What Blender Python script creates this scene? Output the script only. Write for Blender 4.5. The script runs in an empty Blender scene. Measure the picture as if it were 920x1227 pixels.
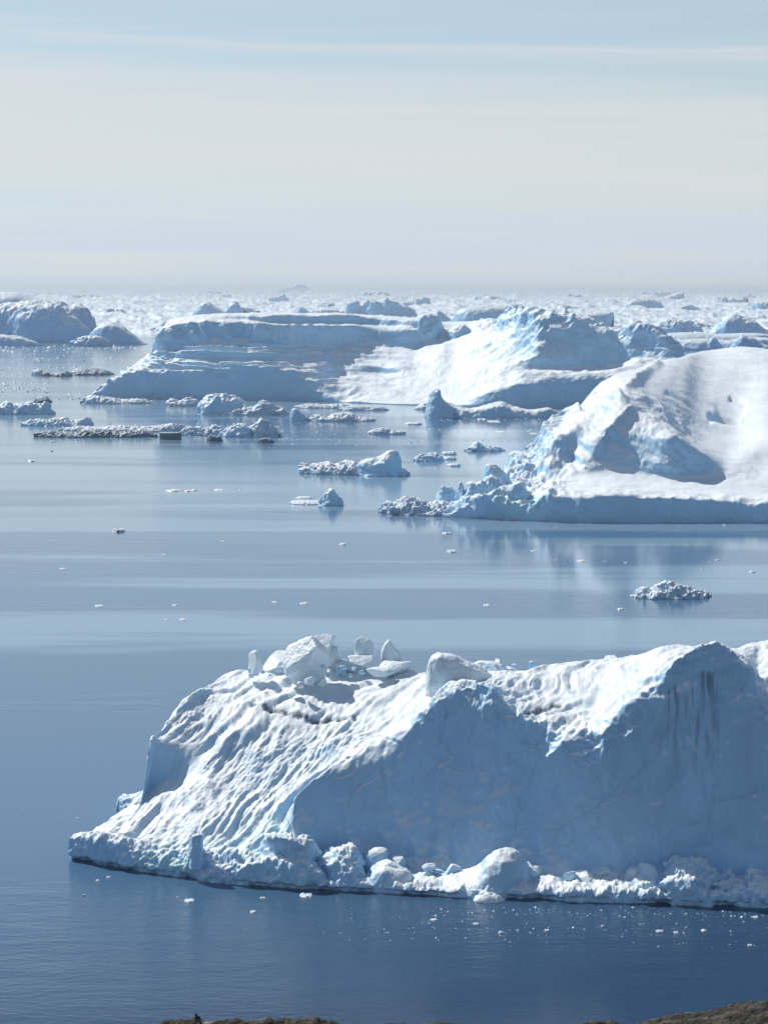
import bpy, math, random
import numpy as np

sc = bpy.context.scene
C = sc.collection
# ------------------------------------------------------------------ camera
CAM_H = 100.0
FPX = 2609.0                       # focal length in photograph pixels (920 wide)
PITCH = math.atan(263.5 / FPX)
cam_d = bpy.data.cameras.new("camera"); cam = bpy.data.objects.new("camera", cam_d); C.objects.link(cam)
cam.location = (0, 0, CAM_H)
cam.rotation_euler = (math.pi / 2 - PITCH, 0, 0)
cam_d.sensor_fit = 'HORIZONTAL'; cam_d.sensor_width = 36.0
cam_d.lens = 36.0 * FPX / 920.0
cam_d.clip_start = 0.5; cam_d.clip_end = 200000.0
sc.camera = cam
# ------------------------------------------------------------------ sky, sun, exposure
SUN_AZ = math.radians(-43.0)       # measured from +Y towards +X (negative: left of the view)
SUN_EL = math.radians(41.0)
world = bpy.data.worlds.new("World"); sc.world = world; world.use_nodes = True
wt = world.node_tree; wt.nodes.clear()
def wn(t, **k):
    n = wt.nodes.new(t)
    for a, b in k.items(): setattr(n, a, b)
    return n
sky = wn('ShaderNodeTexSky', sky_type='NISHITA', sun_disc=False, sun_elevation=SUN_EL, sun_rotation=SUN_AZ,
         altitude=100.0, air_density=1.0, dust_density=0.0, ozone_density=2.0)
tc = wn('ShaderNodeTexCoord')
sep = wn('ShaderNodeSeparateXYZ'); wt.links.new(tc.outputs['Generated'], sep.inputs[0])
mp = wn('ShaderNodeMapping'); mp.inputs['Scale'].default_value = (2.2, 2.2, 60.0)
wt.links.new(tc.outputs['Generated'], mp.inputs['Vector'])
nz = wn('ShaderNodeTexNoise'); nz.inputs['Scale'].default_value = 1.6; nz.inputs['Detail'].default_value = 6; nz.inputs['Roughness'].default_value = 0.55
wt.links.new(mp.outputs[0], nz.inputs['Vector'])
mp2 = wn('ShaderNodeMapping'); mp2.inputs['Scale'].default_value = (5, 5, 150.0)
wt.links.new(tc.outputs['Generated'], mp2.inputs['Vector'])
nz2 = wn('ShaderNodeTexNoise'); nz2.inputs['Scale'].default_value = 1.3; nz2.inputs['Detail'].default_value = 4
wt.links.new(mp2.outputs[0], nz2.inputs['Vector'])
# height of the cirrus veil: elevation sine, wobbled by the broad noise
wob = wn('ShaderNodeMath', operation='MULTIPLY_ADD'); wob.inputs[1].default_value = 0.026; wt.links.new(nz.outputs['Fac'], wob.inputs[0]); wt.links.new(sep.outputs['Z'], wob.inputs[2])
tilt = wn('ShaderNodeMath', operation='MULTIPLY_ADD'); tilt.inputs[1].default_value = 0.035; wt.links.new(sep.outputs['X'], tilt.inputs[0]); wt.links.new(wob.outputs[0], tilt.inputs[2])
cr = wn('ShaderNodeValToRGB'); wt.links.new(tilt.outputs[0], cr.inputs[0])
E = cr.color_ramp.elements
E[0].position = 0.0; E[0].color = (.85, .85, .85, 1)
E[1].position = 1.0; E[1].color = (.03, .03, .03, 1)
for p, v in [(0.040, .78), (0.060, .64), (0.0655, .95), (0.073, .80), (0.095, .85), (0.108, .60), (0.116, .30), (0.120, .26), (0.1235, .95), (0.127, .30), (0.16, .42), (0.22, .45), (0.38, .18), (0.6, .05)]:
    e = E.new(p); e.color = (v, v, v, 1)
m1 = wn('ShaderNodeMapRange'); m1.inputs['From Min'].default_value = 0.32; m1.inputs['From Max'].default_value = 0.62
m1.inputs['To Min'].default_value = 0.80; m1.inputs['To Max'].default_value = 1.08; wt.links.new(nz2.outputs['Fac'], m1.inputs['Value'])
mul = wn('ShaderNodeMath', operation='MULTIPLY', use_clamp=True); wt.links.new(cr.outputs['Color'], mul.inputs[0]); wt.links.new(m1.outputs[0], mul.inputs[1])
mx = wn('ShaderNodeMix', data_type='RGBA'); wt.links.new(mul.outputs[0], mx.inputs['Factor'])
CLOUD = (8.0, 8.3, 8.55, 1)
vr = wn('ShaderNodeMapRange'); vr.inputs['From Min'].default_value = .045; vr.inputs['From Max'].default_value = .068; wt.links.new(tilt.outputs[0], vr.inputs['Value'])
vc = wn('ShaderNodeMix', data_type='RGBA'); vc.inputs[6].default_value = (6.7, 7.8, 9.4, 1); vc.inputs[7].default_value = CLOUD
wt.links.new(vr.outputs[0], vc.inputs['Factor']); wt.links.new(vc.outputs[2], mx.inputs[7])
wt.links.new(sky.outputs[0], mx.inputs[6]); mx.inputs[7].default_value = CLOUD
bg = wn('ShaderNodeBackground'); bg.inputs['Strength'].default_value = 0.07
wt.links.new(mx.outputs[2], bg.inputs['Color'])
wo = wn('ShaderNodeOutputWorld'); wt.links.new(bg.outputs[0], wo.inputs['Surface'])

sl = bpy.data.lights.new("sun", 'SUN'); sl.energy = 3.9; sl.angle = math.radians(0.5); sl.color = (1.0, 0.95, 0.88)
so = bpy.data.objects.new("sun", sl); C.objects.link(so)
from mathutils import Vector
sd = Vector((math.sin(SUN_AZ) * math.cos(SUN_EL), math.cos(SUN_AZ) * math.cos(SUN_EL), math.sin(SUN_EL)))
so.rotation_euler = sd.to_track_quat('Z', 'Y').to_euler()
so.location = (-200, 200, 400)
sc.view_settings.view_transform = 'Standard'; sc.view_settings.look = 'None'
sc.view_settings.gamma = 1.0; sc.view_settings.use_curve_mapping = False
sc.view_settings.exposure = 0.34

# ------------------------------------------------------------------ numeric helpers
cp, sp_ = math.cos(PITCH), math.sin(PITCH)
def ray(px, py):
    a = (px - 460.0) / FPX; b = (py - 613.5) / FPX
    return np.array([a, cp - sp_ * b, -sp_ - cp * b])
def at(px, py, Y):
    d = ray(px, py); return np.array([0, 0, CAM_H]) + d * (Y / d[1])
def yw(py):
    d = ray(460, py); return d[1] * CAM_H / -d[2]
def water(px, py): return at(px, py, yw(py))
def scale_at(Y): return Y / FPX     # metres per photograph pixel

_r = np.random.RandomState(7)
_perm = _r.permutation(256).astype(np.int32); _perm = np.concatenate([_perm, _perm, _perm[:2]])
_g = _r.normal(size=(256, 3)).astype(np.float32); _g /= np.linalg.norm(_g, axis=1)[:, None]
def noise(p):
    p = np.asarray(p, dtype=np.float32); shp = p.shape[:-1]; p = p.reshape(-1, 3)
    i = np.floor(p).astype(np.int32); f = p - i; i &= 255
    w = f * f * f * (f * (f * 6 - 15) + 10)
    out = np.zeros(len(p), np.float32)
    for dx in (0, 1):
        wx = w[:, 0] if dx else 1 - w[:, 0]
        a = _perm[(i[:, 0] + dx) & 255]
        for dy in (0, 1):
            wy = w[:, 1] if dy else 1 - w[:, 1]
            b = _perm[(a + i[:, 1] + dy) & 255]
            for dz in (0, 1):
                wz = w[:, 2] if dz else 1 - w[:, 2]
                g = _g[_perm[(b + i[:, 2] + dz) & 255]]
                out += wx * wy * wz * (g[:, 0] * (f[:, 0] - dx) + g[:, 1] * (f[:, 1] - dy) + g[:, 2] * (f[:, 2] - dz))
    return (out * 1.5).reshape(shp)
def fbm(p, o=4, gain=.5):
    s = 0; a = 1.0; p = np.asarray(p, dtype=np.float32)
    for k in range(o): s = s + a * noise(p + 17.3 * k); p = p * 2.03; a *= gain
    return s
def ridged(p, o=4, gain=.5):
    s = 0; a = 1.0; p = np.asarray(p, dtype=np.float32)
    for k in range(o): s = s + a * (1 - 2 * np.abs(noise(p + 31.7 * k))); p = p * 2.05; a *= gain
    return s
def ss(a, b, x):
    t = np.clip((x - a) / (b - a), 0, 1); return t * t * (3 - 2 * t)
def pchip(x, y, xi):
    """monotone cubic through y (n, ...) at x, sampled at xi"""
    x = np.asarray(x, float); y = np.asarray(y, float); h = np.diff(x); n = len(x)
    hh = h.reshape((-1,) + (1,) * (y.ndim - 1)); d = np.diff(y, axis=0) / hh
    m = np.zeros_like(y)
    if n > 2:
        w1 = 2 * hh[1:] + hh[:-1]; w2 = hh[1:] + 2 * hh[:-1]
        with np.errstate(divide='ignore', invalid='ignore'):
            mm = (w1 + w2) / (w1 / d[:-1] + w2 / d[1:])
        mm = np.where(d[:-1] * d[1:] > 0, mm, 0); m[1:-1] = mm
    m[0] = d[0]; m[-1] = d[-1]
    k = np.clip(np.searchsorted(x, xi, side='right') - 1, 0, n - 2)
    t = ((xi - x[k]) / h[k]).reshape((-1,) + (1,) * (y.ndim - 1)); H = hh[k]
    return ((2*t**3 - 3*t**2 + 1) * y[k] + (t**3 - 2*t**2 + t) * H * m[k] + (-2*t**3 + 3*t**2) * y[k+1] + (t**3 - t**2) * H * m[k+1])
def normals(P):
    du = np.gradient(P, axis=1); dv = np.gradient(P, axis=0)
    n = np.cross(du, dv); l = np.linalg.norm(n, axis=2, keepdims=True); l[l < 1e-9] = 1
    return n / l

# ------------------------------------------------------------------ object helpers
def tag(o, label=None, cat=None, group=None, kind=None):
    if label: o['label'] = label
    if cat: o['category'] = cat
    if group: o['group'] = group
    if kind: o['kind'] = kind
    return o
def empty(name, loc):
    o = bpy.data.objects.new(name, None); C.objects.link(o); o.location = loc; return o
def raw_mesh(name, V, F, mat, attrs=None, smooth=True):
    V = np.asarray(V, np.float32).reshape(-1, 3); F = np.asarray(F, np.int32)
    me = bpy.data.meshes.new(name); n = F.shape[1]
    me.vertices.add(len(V)); me.vertices.foreach_set('co', V.ravel())
    me.loops.add(F.size); me.loops.foreach_set('vertex_index', F.ravel())
    me.polygons.add(len(F)); me.polygons.foreach_set('loop_start', np.arange(0, F.size, n, dtype=np.int32))
    me.polygons.foreach_set('use_smooth', np.full(len(F), smooth))
    me.update(calc_edges=True); me.validate()
    for k, a in (attrs or {}).items():
        at_ = me.attributes.new(k, 'FLOAT', 'POINT'); at_.data.foreach_set('value', np.asarray(a, np.float32).ravel())
    if mat: me.materials.append(mat)
    return me
def link(me, name, parent=None, loc=(0, 0, 0)):
    o = bpy.data.objects.new(name, me); C.objects.link(o); o.location = loc
    if parent is not None: o.parent = parent
    return o
def grid_faces(nv, nu, flip=False):
    i = np.arange(nv * nu).reshape(nv, nu)
    a, b, c, d = i[:-1, :-1], i[:-1, 1:], i[1:, 1:], i[1:, :-1]
    q = [a, b, c, d] if not flip else [a, d, c, b]
    return np.stack([x.ravel() for x in q], 1)
def grid_obj(name, P, mat, parent=None, attrs=None, flip=False):
    """P in world coordinates; parent empties carry only a translation"""
    off = np.array(parent.location) if parent is not None else P.reshape(-1, 3).mean(0) * [1, 1, 0]
    me = raw_mesh(name, P - off, grid_faces(*P.shape[:2], flip=flip), mat, attrs)
    return link(me, name, parent, (0, 0, 0) if parent is not None else tuple(off))

# ------------------------------------------------------------------ materials
def new_mat(name):
    m = bpy.data.materials.new(name); m.use_nodes = True; nt = m.node_tree; nt.nodes.clear()
    out = nt.nodes.new('ShaderNodeOutputMaterial'); b = nt.nodes.new('ShaderNodeBsdfPrincipled')
    nt.links.new(b.outputs[0], out.inputs['Surface']); return m, nt, b
def ice_material(name, snow=(.80, .87, .905), ice=(.39, .62, .82), grain=1.0, bump=.35, dirt=False, gloss=.55, soil=.0):
    """snow on flatter faces, bare bluish ice on steep ones; grain = size in metres of the finest relief"""
    m, nt, b = new_mat(name); N = nt.nodes.new; L = nt.links.new
    geo = N('ShaderNodeNewGeometry'); s = N('ShaderNodeSeparateXYZ'); L(geo.outputs['Normal'], s.inputs[0])
    n1 = N('ShaderNodeTexNoise'); n1.inputs['Scale'].default_value = .12 / grain; n1.inputs['Detail'].default_value = 6; L(geo.outputs['Position'], n1.inputs['Vector'])
    add = N('ShaderNodeMath'); add.operation = 'MULTIPLY_ADD'; add.inputs[1].default_value = .2; L(n1.outputs['Fac'], add.inputs[0]); L(s.outputs['Z'], add.inputs[2])
    mr = N('ShaderNodeMapRange'); mr.inputs['From Min'].default_value = .62; mr.inputs['From Max'].default_value = .95; L(add.outputs[0], mr.inputs['Value'])
    mix = N('ShaderNodeMix'); mix.data_type = 'RGBA'; L(mr.outputs[0], mix.inputs['Factor'])
    mix.inputs[6].default_value = (*ice, 1); mix.inputs[7].default_value = (*snow, 1)
    col = mix.outputs[2]
    # old melt staining, faint
    n3 = N('ShaderNodeTexNoise'); n3.inputs['Scale'].default_value = .05 / grain; n3.inputs['Detail'].default_value = 8; n3.inputs['Roughness'].default_value = .65
    L(geo.outputs['Position'], n3.inputs['Vector'])
    r3 = N('ShaderNodeMapRange'); r3.inputs['From Min'].default_value = .38; r3.inputs['From Max'].default_value = .66; r3.inputs['To Min'].default_value = .92; r3.inputs['To Max'].default_value = 1.02; L(n3.outputs['Fac'], r3.inputs['Value'])
    mm = N('ShaderNodeMix'); mm.data_type = 'RGBA'; mm.blend_type = 'MULTIPLY'; mm.inputs['Factor'].default_value = 1; L(col, mm.inputs[6]); L(r3.outputs[0], mm.inputs[7]); col = mm.outputs[2]
    if dirt:
        for attr, c in (('teal', (.42, .72, .74)), ('dirt', (.05, .052, .05))):
            a = N('ShaderNodeAttribute'); a.attribute_name = attr
            mm = N('ShaderNodeMix'); mm.data_type = 'RGBA'; L(a.outputs['Fac'], mm.inputs['Factor']); L(col, mm.inputs[6]); mm.inputs[7].default_value = (*c, 1); col = mm.outputs[2]
    L(col, b.inputs['Base Color'])
    b.inputs['Roughness'].default_value = gloss; b.inputs['IOR'].default_value = 1.31
    n2 = N('ShaderNodeTexNoise'); n2.inputs['Scale'].default_value = .8 / grain; n2.inputs['Detail'].default_value = 8; n2.inputs['Roughness'].default_value = .62; L(geo.outputs['Position'], n2.inputs['Vector'])
    bp = N('ShaderNodeBump'); bp.inputs['Strength'].default_value = bump; bp.inputs['Distance'].default_value = grain * .9
    L(n2.outputs['Fac'], bp.inputs['Height']); L(bp.outputs[0], b.inputs['Normal'])
    return m
M_near = ice_material('near_ice', grain=.6, dirt=True, bump=.30)
M_block = ice_material('block_ice', ice=(.68, .80, .86), grain=.5, bump=.4, gloss=.4)
M_mid = ice_material('middle_ice', grain=1.6, bump=.2)
M_back = ice_material('back_ice', snow=(.77, .845, .88), grain=3.0, bump=.16)
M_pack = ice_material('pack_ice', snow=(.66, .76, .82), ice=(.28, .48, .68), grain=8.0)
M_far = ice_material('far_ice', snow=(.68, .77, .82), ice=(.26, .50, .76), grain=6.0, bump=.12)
M_rubble = ice_material('rubble_ice', snow=(.80, .85, .89), ice=(.38, .55, .70), grain=.8, bump=.5)
M_dark = ice_material('dark_rubble_ice', snow=(.40, .48, .55), ice=(.09, .15, .22), grain=.8, bump=.5)

def water_material():
    m, nt, b = new_mat('sea_water'); N = nt.nodes.new; L = nt.links.new
    b.inputs['IOR'].default_value = 1.333
    b.inputs['Roughness'].default_value = .11
    geo = N('ShaderNodeNewGeometry')
    def tex(scl, sc3, det, rough=.55, rot=0.0, dist=0.0):
        mpn = N('ShaderNodeMapping'); mpn.inputs['Scale'].default_value = sc3; mpn.inputs['Rotation'].default_value = (0, 0, rot)
        L(geo.outputs['Position'], mpn.inputs['Vector'])
        n = N('ShaderNodeTexNoise'); n.inputs['Scale'].default_value = scl; n.inputs['Detail'].default_value = det
        n.inputs['Roughness'].default_value = rough; n.inputs['Distortion'].default_value = dist; L(mpn.outputs[0], n.inputs['Vector']); return n
    # long pale bands: sky reflection on calm water, painted into the base colour
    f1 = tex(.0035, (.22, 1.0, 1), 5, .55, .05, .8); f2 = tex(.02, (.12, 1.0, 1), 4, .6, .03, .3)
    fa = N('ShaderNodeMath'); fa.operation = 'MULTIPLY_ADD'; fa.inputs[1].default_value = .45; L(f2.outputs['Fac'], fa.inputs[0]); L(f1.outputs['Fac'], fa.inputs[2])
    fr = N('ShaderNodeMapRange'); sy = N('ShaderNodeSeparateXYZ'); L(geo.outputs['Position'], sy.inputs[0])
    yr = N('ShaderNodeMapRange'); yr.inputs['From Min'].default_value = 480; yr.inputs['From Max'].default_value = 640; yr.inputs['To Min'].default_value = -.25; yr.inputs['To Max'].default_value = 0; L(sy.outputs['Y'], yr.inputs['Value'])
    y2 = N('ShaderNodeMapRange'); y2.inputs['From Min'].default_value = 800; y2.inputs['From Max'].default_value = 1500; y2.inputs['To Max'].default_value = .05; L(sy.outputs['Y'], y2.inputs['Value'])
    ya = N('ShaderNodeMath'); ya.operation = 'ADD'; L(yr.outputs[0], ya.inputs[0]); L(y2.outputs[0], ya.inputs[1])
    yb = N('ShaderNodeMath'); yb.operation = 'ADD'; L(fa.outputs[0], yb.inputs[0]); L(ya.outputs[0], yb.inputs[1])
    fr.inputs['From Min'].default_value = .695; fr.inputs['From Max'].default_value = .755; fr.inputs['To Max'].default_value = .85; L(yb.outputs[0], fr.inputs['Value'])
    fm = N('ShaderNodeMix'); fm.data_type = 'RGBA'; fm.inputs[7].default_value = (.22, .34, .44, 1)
    refl_tone = N('ShaderNodeMix'); refl_tone.data_type = 'RGBA'; refl_tone.inputs[6].default_value = (.024, .056, .110, 1); refl_tone.inputs[7].default_value = (.070, .155, .262, 1)  # darker end paints the iceberg's reflection into the near right water
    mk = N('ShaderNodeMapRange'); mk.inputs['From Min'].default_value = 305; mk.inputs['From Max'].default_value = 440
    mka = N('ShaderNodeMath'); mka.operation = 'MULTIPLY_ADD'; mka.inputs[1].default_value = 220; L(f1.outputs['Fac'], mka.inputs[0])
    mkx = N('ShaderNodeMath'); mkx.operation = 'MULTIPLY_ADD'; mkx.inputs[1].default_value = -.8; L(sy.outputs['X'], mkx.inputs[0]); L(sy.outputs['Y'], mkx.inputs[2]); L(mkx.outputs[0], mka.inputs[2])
    mkb = N('ShaderNodeMath'); mkb.operation = 'SUBTRACT'; mkb.inputs[1].default_value = 110; L(mka.outputs[0], mkb.inputs[0]); L(mkb.outputs[0], mk.inputs['Value']); L(mk.outputs[0], refl_tone.inputs['Factor'])
    L(refl_tone.outputs[2], fm.inputs[6])
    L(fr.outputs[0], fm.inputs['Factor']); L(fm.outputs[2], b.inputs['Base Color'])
    # wind-ruffled patches and calm slicks, long across the view
    big = tex(.0065, (.30, 1.0, 1), 4, .50, .06, 1.0)
    patch = N('ShaderNodeMapRange'); patch.inputs['From Min'].default_value = .46; patch.inputs['From Max'].default_value = .53
    patch.inputs['To Min'].default_value = .10; patch.inputs['To Max'].default_value = 1.0; L(big.outputs['Fac'], patch.inputs['Value'])
    rip = tex(.9, (.55, 1.0, 1), 4, .6, .15)
    swl = tex(.16, (.35, 1.0, 1), 3, .5, -.1)
    sumn = N('ShaderNodeMath'); sumn.operation = 'MULTIPLY_ADD'; sumn.inputs[1].default_value = 2.2; L(swl.outputs['Fac'], sumn.inputs[0]); L(rip.outputs['Fac'], sumn.inputs[2])
    st = N('ShaderNodeMath'); st.operation = 'MULTIPLY'; st.inputs[1].default_value = .13; L(patch.outputs[0], st.inputs[0])
    ny = N('ShaderNodeMapRange'); ny.inputs['From Min'].default_value = 330; ny.inputs['From Max'].default_value = 620; ny.inputs['To Min'].default_value = 3.0; ny.inputs['To Max'].default_value = 1.0; L(sy.outputs['Y'], ny.inputs['Value'])
    st2 = N('ShaderNodeMath'); st2.operation = 'MULTIPLY'; L(st.outputs[0], st2.inputs[0]); L(ny.outputs[0], st2.inputs[1])
    bp = N('ShaderNodeBump'); bp.inputs['Distance'].default_value = .35; L(st2.outputs[0], bp.inputs['Strength']); L(sumn.outputs[0], bp.inputs['Height'])
    L(bp.outputs[0], b.inputs['Normal'])
    return m
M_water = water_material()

def rock_material():
    m, nt, b = new_mat('lichen_rock'); N = nt.nodes.new; L = nt.links.new
    geo = N('ShaderNodeNewGeometry')
    n = N('ShaderNodeTexNoise'); n.inputs['Scale'].default_value = 3.5; n.inputs['Detail'].default_value = 10; n.inputs['Roughness'].default_value = .7; mr_ = N('ShaderNodeMapping'); mr_.inputs['Scale'].default_value = (.35, 1, 1.6); L(geo.outputs['Position'], mr_.inputs['Vector']); L(mr_.outputs[0], n.inputs['Vector'])
    r = N('ShaderNodeValToRGB'); L(n.outputs['Fac'], r.inputs[0]); e = r.color_ramp.elements
    e[0].position = .49; e[0].color = (.012, .012, .012, 1); e[1].position = .64; e[1].color = (.24, .225, .21, 1)
    for p, c in ((.47, (.025, .024, .018, 1)), (.54, (.07, .062, .038, 1)), (.60, (.05, .042, .03, 1))):
        k = e.new(p); k.color = c
    L(r.outputs[0], b.inputs['Base Color']); b.inputs['Roughness'].default_value = .9
    n2 = N('ShaderNodeTexNoise'); n2.inputs['Scale'].default_value = 9; n2.inputs['Detail'].default_value = 8; L(geo.outputs['Position'], n2.inputs['Vector'])
    bp = N('ShaderNodeBump'); bp.inputs['Distance'].default_value = .15; bp.inputs['Strength'].default_value = .8; L(n2.outputs['Fac'], bp.inputs['Height']); L(bp.outputs[0], b.inputs['Normal'])
    return m
M_rock = rock_material()

# ------------------------------------------------------------------ the sea
V = []; F = []
S = 60000.0
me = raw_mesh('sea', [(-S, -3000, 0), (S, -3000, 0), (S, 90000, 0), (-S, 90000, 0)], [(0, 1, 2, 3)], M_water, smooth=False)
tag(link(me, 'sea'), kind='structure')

# ------------------------------------------------------------------ lofted icebergs
def loft(cols, nu, nv, back=(10, 16)):
    """cols: per column a list of (px, py, dY); the first entry is (px, py) on the water. Returns P, U (px-ish), V (row index)"""
    W = []
    for c in cols:
        w = water(*c[0]); Y0 = w[1]; pts = [w * [1, 1, 0] + [0, 0, -3], w]
        for q in c[1:]: pts.append(at(q[0], q[1], Y0 + q[2]))
        l = pts[-1]
        pts.append(np.array([l[0], l[1] + back[0], max(l[2] * .5, .2)])); pts.append(np.array([l[0], l[1] + back[1], -3.0]))
        W.append(pts)
    W = np.array(W)                                             # nc, nr, 3
    du = np.linalg.norm(np.diff(W, axis=0)[..., :2], axis=2).mean(1) + 1e-3; u = np.concatenate([[0], np.cumsum(du)])
    dv = np.diff(W, axis=1); dvl = np.linalg.norm(dv * [1, .35, 1.2], axis=2).mean(0) + .3; v = np.concatenate([[0], np.cumsum(dvl)])
    A = pchip(u, W, np.linspace(0, u[-1], nu))                  # nu, nr, 3
    vi = np.linspace(0, v[-1], nv)
    P = pchip(v, A.transpose(1, 0, 2), vi)                      # nv, nu, 3
    rows = np.interp(vi, v, np.arange(len(v)) - 1.0)
    global COL
    COL = np.interp(np.linspace(0, u[-1], nu), u, np.arange(len(u)))
    return P, np.linspace(0, u[-1], nu), rows

def project(P):
    d = P - [0, 0, CAM_H]
    fx = d[..., 0]; fy = d[..., 1] * cp - d[..., 2] * sp_; fz = d[..., 1] * sp_ + d[..., 2] * cp
    return 460 + FPX * fx / fy, 613.5 - FPX * fz / fy

# ---- the great iceberg in front
front = [
 [(86,1030),(87,1008,.5),(98,998,3),(110,991,5),(122,985,7),(135,978,9.5),(148,969,12),(157,961,14),(164,956,16)],
 [(128,1039),(130,1010,1),(138,998,5),(146,988,8),(154,979,11),(163,969,14),(171,958,17),(177,950,20),(180,944,22)],
 [(168,1046),(169,1022,1),(174,1006,5),(179,987,10),(182,964,17),(182,946,24),(182,890,26),(190,876,30),(202,864,35)],
 [(225,1052),(226,1032,1),(232,1012,5),(240,985,10),(243,955,17),(241,925,25),(238,893,31),(235,862,38),(234,831,44)],
 [(262,1057),(262,1038,1),(275,1013,5),(290,985,11),(300,955,17),(303,920,24),(298,885,31),(288,843,43),(276,807,60)],
 [(300,1062),(300,1040,1),(312,1015,6),(330,985,12),(348,950,19),(360,915,26),(358,880,33),(348,836,45),(330,799,64)],
 [(340,1065),(340,1042,1),(340,1013,6),(352,972,12),(382,938,19),(405,905,26),(410,872,33),(405,833,45),(395,795,66)],
 [(372,1067),(370,1045,.5),(352,1008,7),(352,965,13),(385,928,18),(425,900,24),(463,870,30),(478,832,42),(462,799,62)],
 [(395,1068),(395,1062,.5),(397,1044,9),(402,1000,14),(425,952,17.5),(468,902,21.5),(512,848,25.5),(512,826,40),(500,806,58)],
 [(470,1072),(470,1066,.5),(475,1044,11),(485,990,17),(505,940,21),(530,890,24),(555,822,26.5),(545,817,32),(525,808,52)],
 [(555,1076),(555,1068,.5),(560,1046,11),(566,990,17),(573,940,20.5),(580,890,23),(588,820,25.5),(590,818,30),(590,806,46)],
 [(615,1078),(615,1070,.5),(617,1049,10),(620,1000,15.5),(620,950,19),(618,902,21.5),(613,856,24),(612,835,28),(618,806,46)],
 [(670,1080),(670,1072,.5),(672,1049,9),(672,1005,13),(668,960,16),(662,920,18.5),(655,880,21),(650,845,30),(655,799,48)],
 [(720,1081),(720,1072,.5),(720,1049,9),(716,1005,11),(710,965,13),(702,930,15),(698,888,17.5),(705,848,29),(700,791,50)],
 [(790,1084),(790,1074,.5),(790,1052,9),(790,1000,11),(790,950,13),(788,890,15.5),(782,826,18),(777,803,26),(765,784,50)],
 [(822,1085),(822,1074,.5),(822,1052,9),(822,1000,11),(822,945,13),(822,880,15.8),(821,779,19),(820,784,24),(805,780,50)],
 [(850,1086),(850,1074,.5),(850,1052,9),(850,1000,11),(850,940,13),(850,870,16),(849,769,19.5),(848,780,26),(840,780,50)],
 [(885,1087),(885,1074,.5),(885,1052,9),(887,1000,11),(889,940,13),(891,870,16),(892,790,19.5),(893,792,30),(885,776,55)],
 [(912,1088),(912,1074,.5),(912,1052,9),(914,1000,11.5),(915,945,14),(914,885,17.5),(908,832,21.5),(908,812,36),(915,768,60)],
 [(960,1090),(960,1074,.5),(962,1052,9),(965,1000,12),(965,940,15),(962,880,20),(955,845,24),(955,810,36),(960,765,60)],
 [(1080,1092),(1080,1076,.5),(1080,1054,9),(1080,1000,12),(1080,950,15),(1080,890,19),(1080,850,23),(1080,810,36),(1080,775,60)],
 [(1200,1080),(1198,1060,.5),(1195,1048,9),(1190,1020,12),(1185,990,16),(1180,960,20),(1175,930,25),(1170,900,36),(1165,880,50)],
 [(1260,1066),(1255,1055,.5),(1250,1050,5),(1245,1045,8),(1240,1040,12),(1235,1035,16),(1230,1030,20),(1225,1025,26),(1220,1020,34)],
]
P, U, R = loft(front, 1150, 400)
N_ = normals(P)
if N_[..., 2].mean() < 0: N_ = -N_; FL = True
else: FL = False
PX, PY = project(P)
UU, RR = np.meshgrid(U, R)
# flow streaks run along the columns: fine across, long along
ac = P[..., 0] * .80 - P[..., 1] * .60; al = P[..., 0] * .60 + P[..., 1] * .80
wrp = noise(np.stack([ac * .05, al * .04, ac * 0], -1))
q = np.stack([ac * .13 + wrp * 1.9 + .8 * noise(np.stack([ac * .12, al * .09, ac * 0 + 4], -1)), al * .026, P[..., 2] * .01 + 3.3], -1)
slope = ss(1.2, 2.2, RR) * (1 - ss(7.5, 8.3, RR))
CC = np.repeat(COL[None, :], P.shape[0], 0)
left = 1 - ss(7.0, 7.7, CC)
plate = ss(5.9, 6.4, RR) * (1 - ss(8.0, 8.6, RR))
streak = ridged(q, 3, .5) - .9
q2 = np.stack([ac * .42 + wrp * 1.5, al * .05, P[..., 2] * .02 + 9.1], -1)
streak2 = ridged(q2, 3, .55) - .9
lit = np.clip(left * slope + .85 * plate, 0, 1) * (1 - ss(330, 200, PX) * ss(1000, 940, PY) * 0)
cliffm = 1 - .75 * ss(4.4, 4.8, RR) * (1 - ss(6.0, 6.3, RR)) * (1 - ss(232, 250, PX))
def sawtooth(ph, k=.72):
    f = ph - np.floor(ph); return np.where(f < k, f / k, (1 - f) / (1 - k)) - .5
w1 = fbm(np.stack([ac * .045, al * .035, ac * 0 + 21], -1), 3)
a1 = np.clip(.55 + 1.2 * noise(np.stack([ac * .09, al * .05, ac * 0 + 25], -1)), 0, 1.2); a2 = np.clip(.45 + 1.4 * noise(np.stack([ac * .2, al * .10, ac * 0 + 29], -1)), 0, 1.2)
saw1 = sawtooth(ac * .15 + w1 * 1.5) * a1 * .85 + sawtooth(ac * .41 + al * .05 + w1 * 2.6 + .4 * wrp) * a2 * .42
q4 = np.stack([ac * .95 + wrp * 3, al * .30, P[..., 2] * .05 + 1.1], -1)
mod = np.clip(.8 + 1.3 * noise(np.stack([ac * .045, al * .03, ac * 0 + 7], -1)), .25, 1.7)
st0 = ridged(np.stack([ac * .055 + wrp * .6, al * .016, ac * 0 + 13.7], -1), 2, .4) - .8
D = lit * (st0 * 1.0 * (1 - .5 * plate)) + lit * (saw1 + mod * .35 * streak + .12 * streak2 + (ridged(q4, 3, .6) - .9) * .16)
# broad and fine lumps everywhere
D += fbm(P * .06, 3) * .9 * ss(.2, 1.5, RR)
D += fbm(P * .35, 4, .55) * (.10 + .06 * lit)
D *= cliffm
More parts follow.
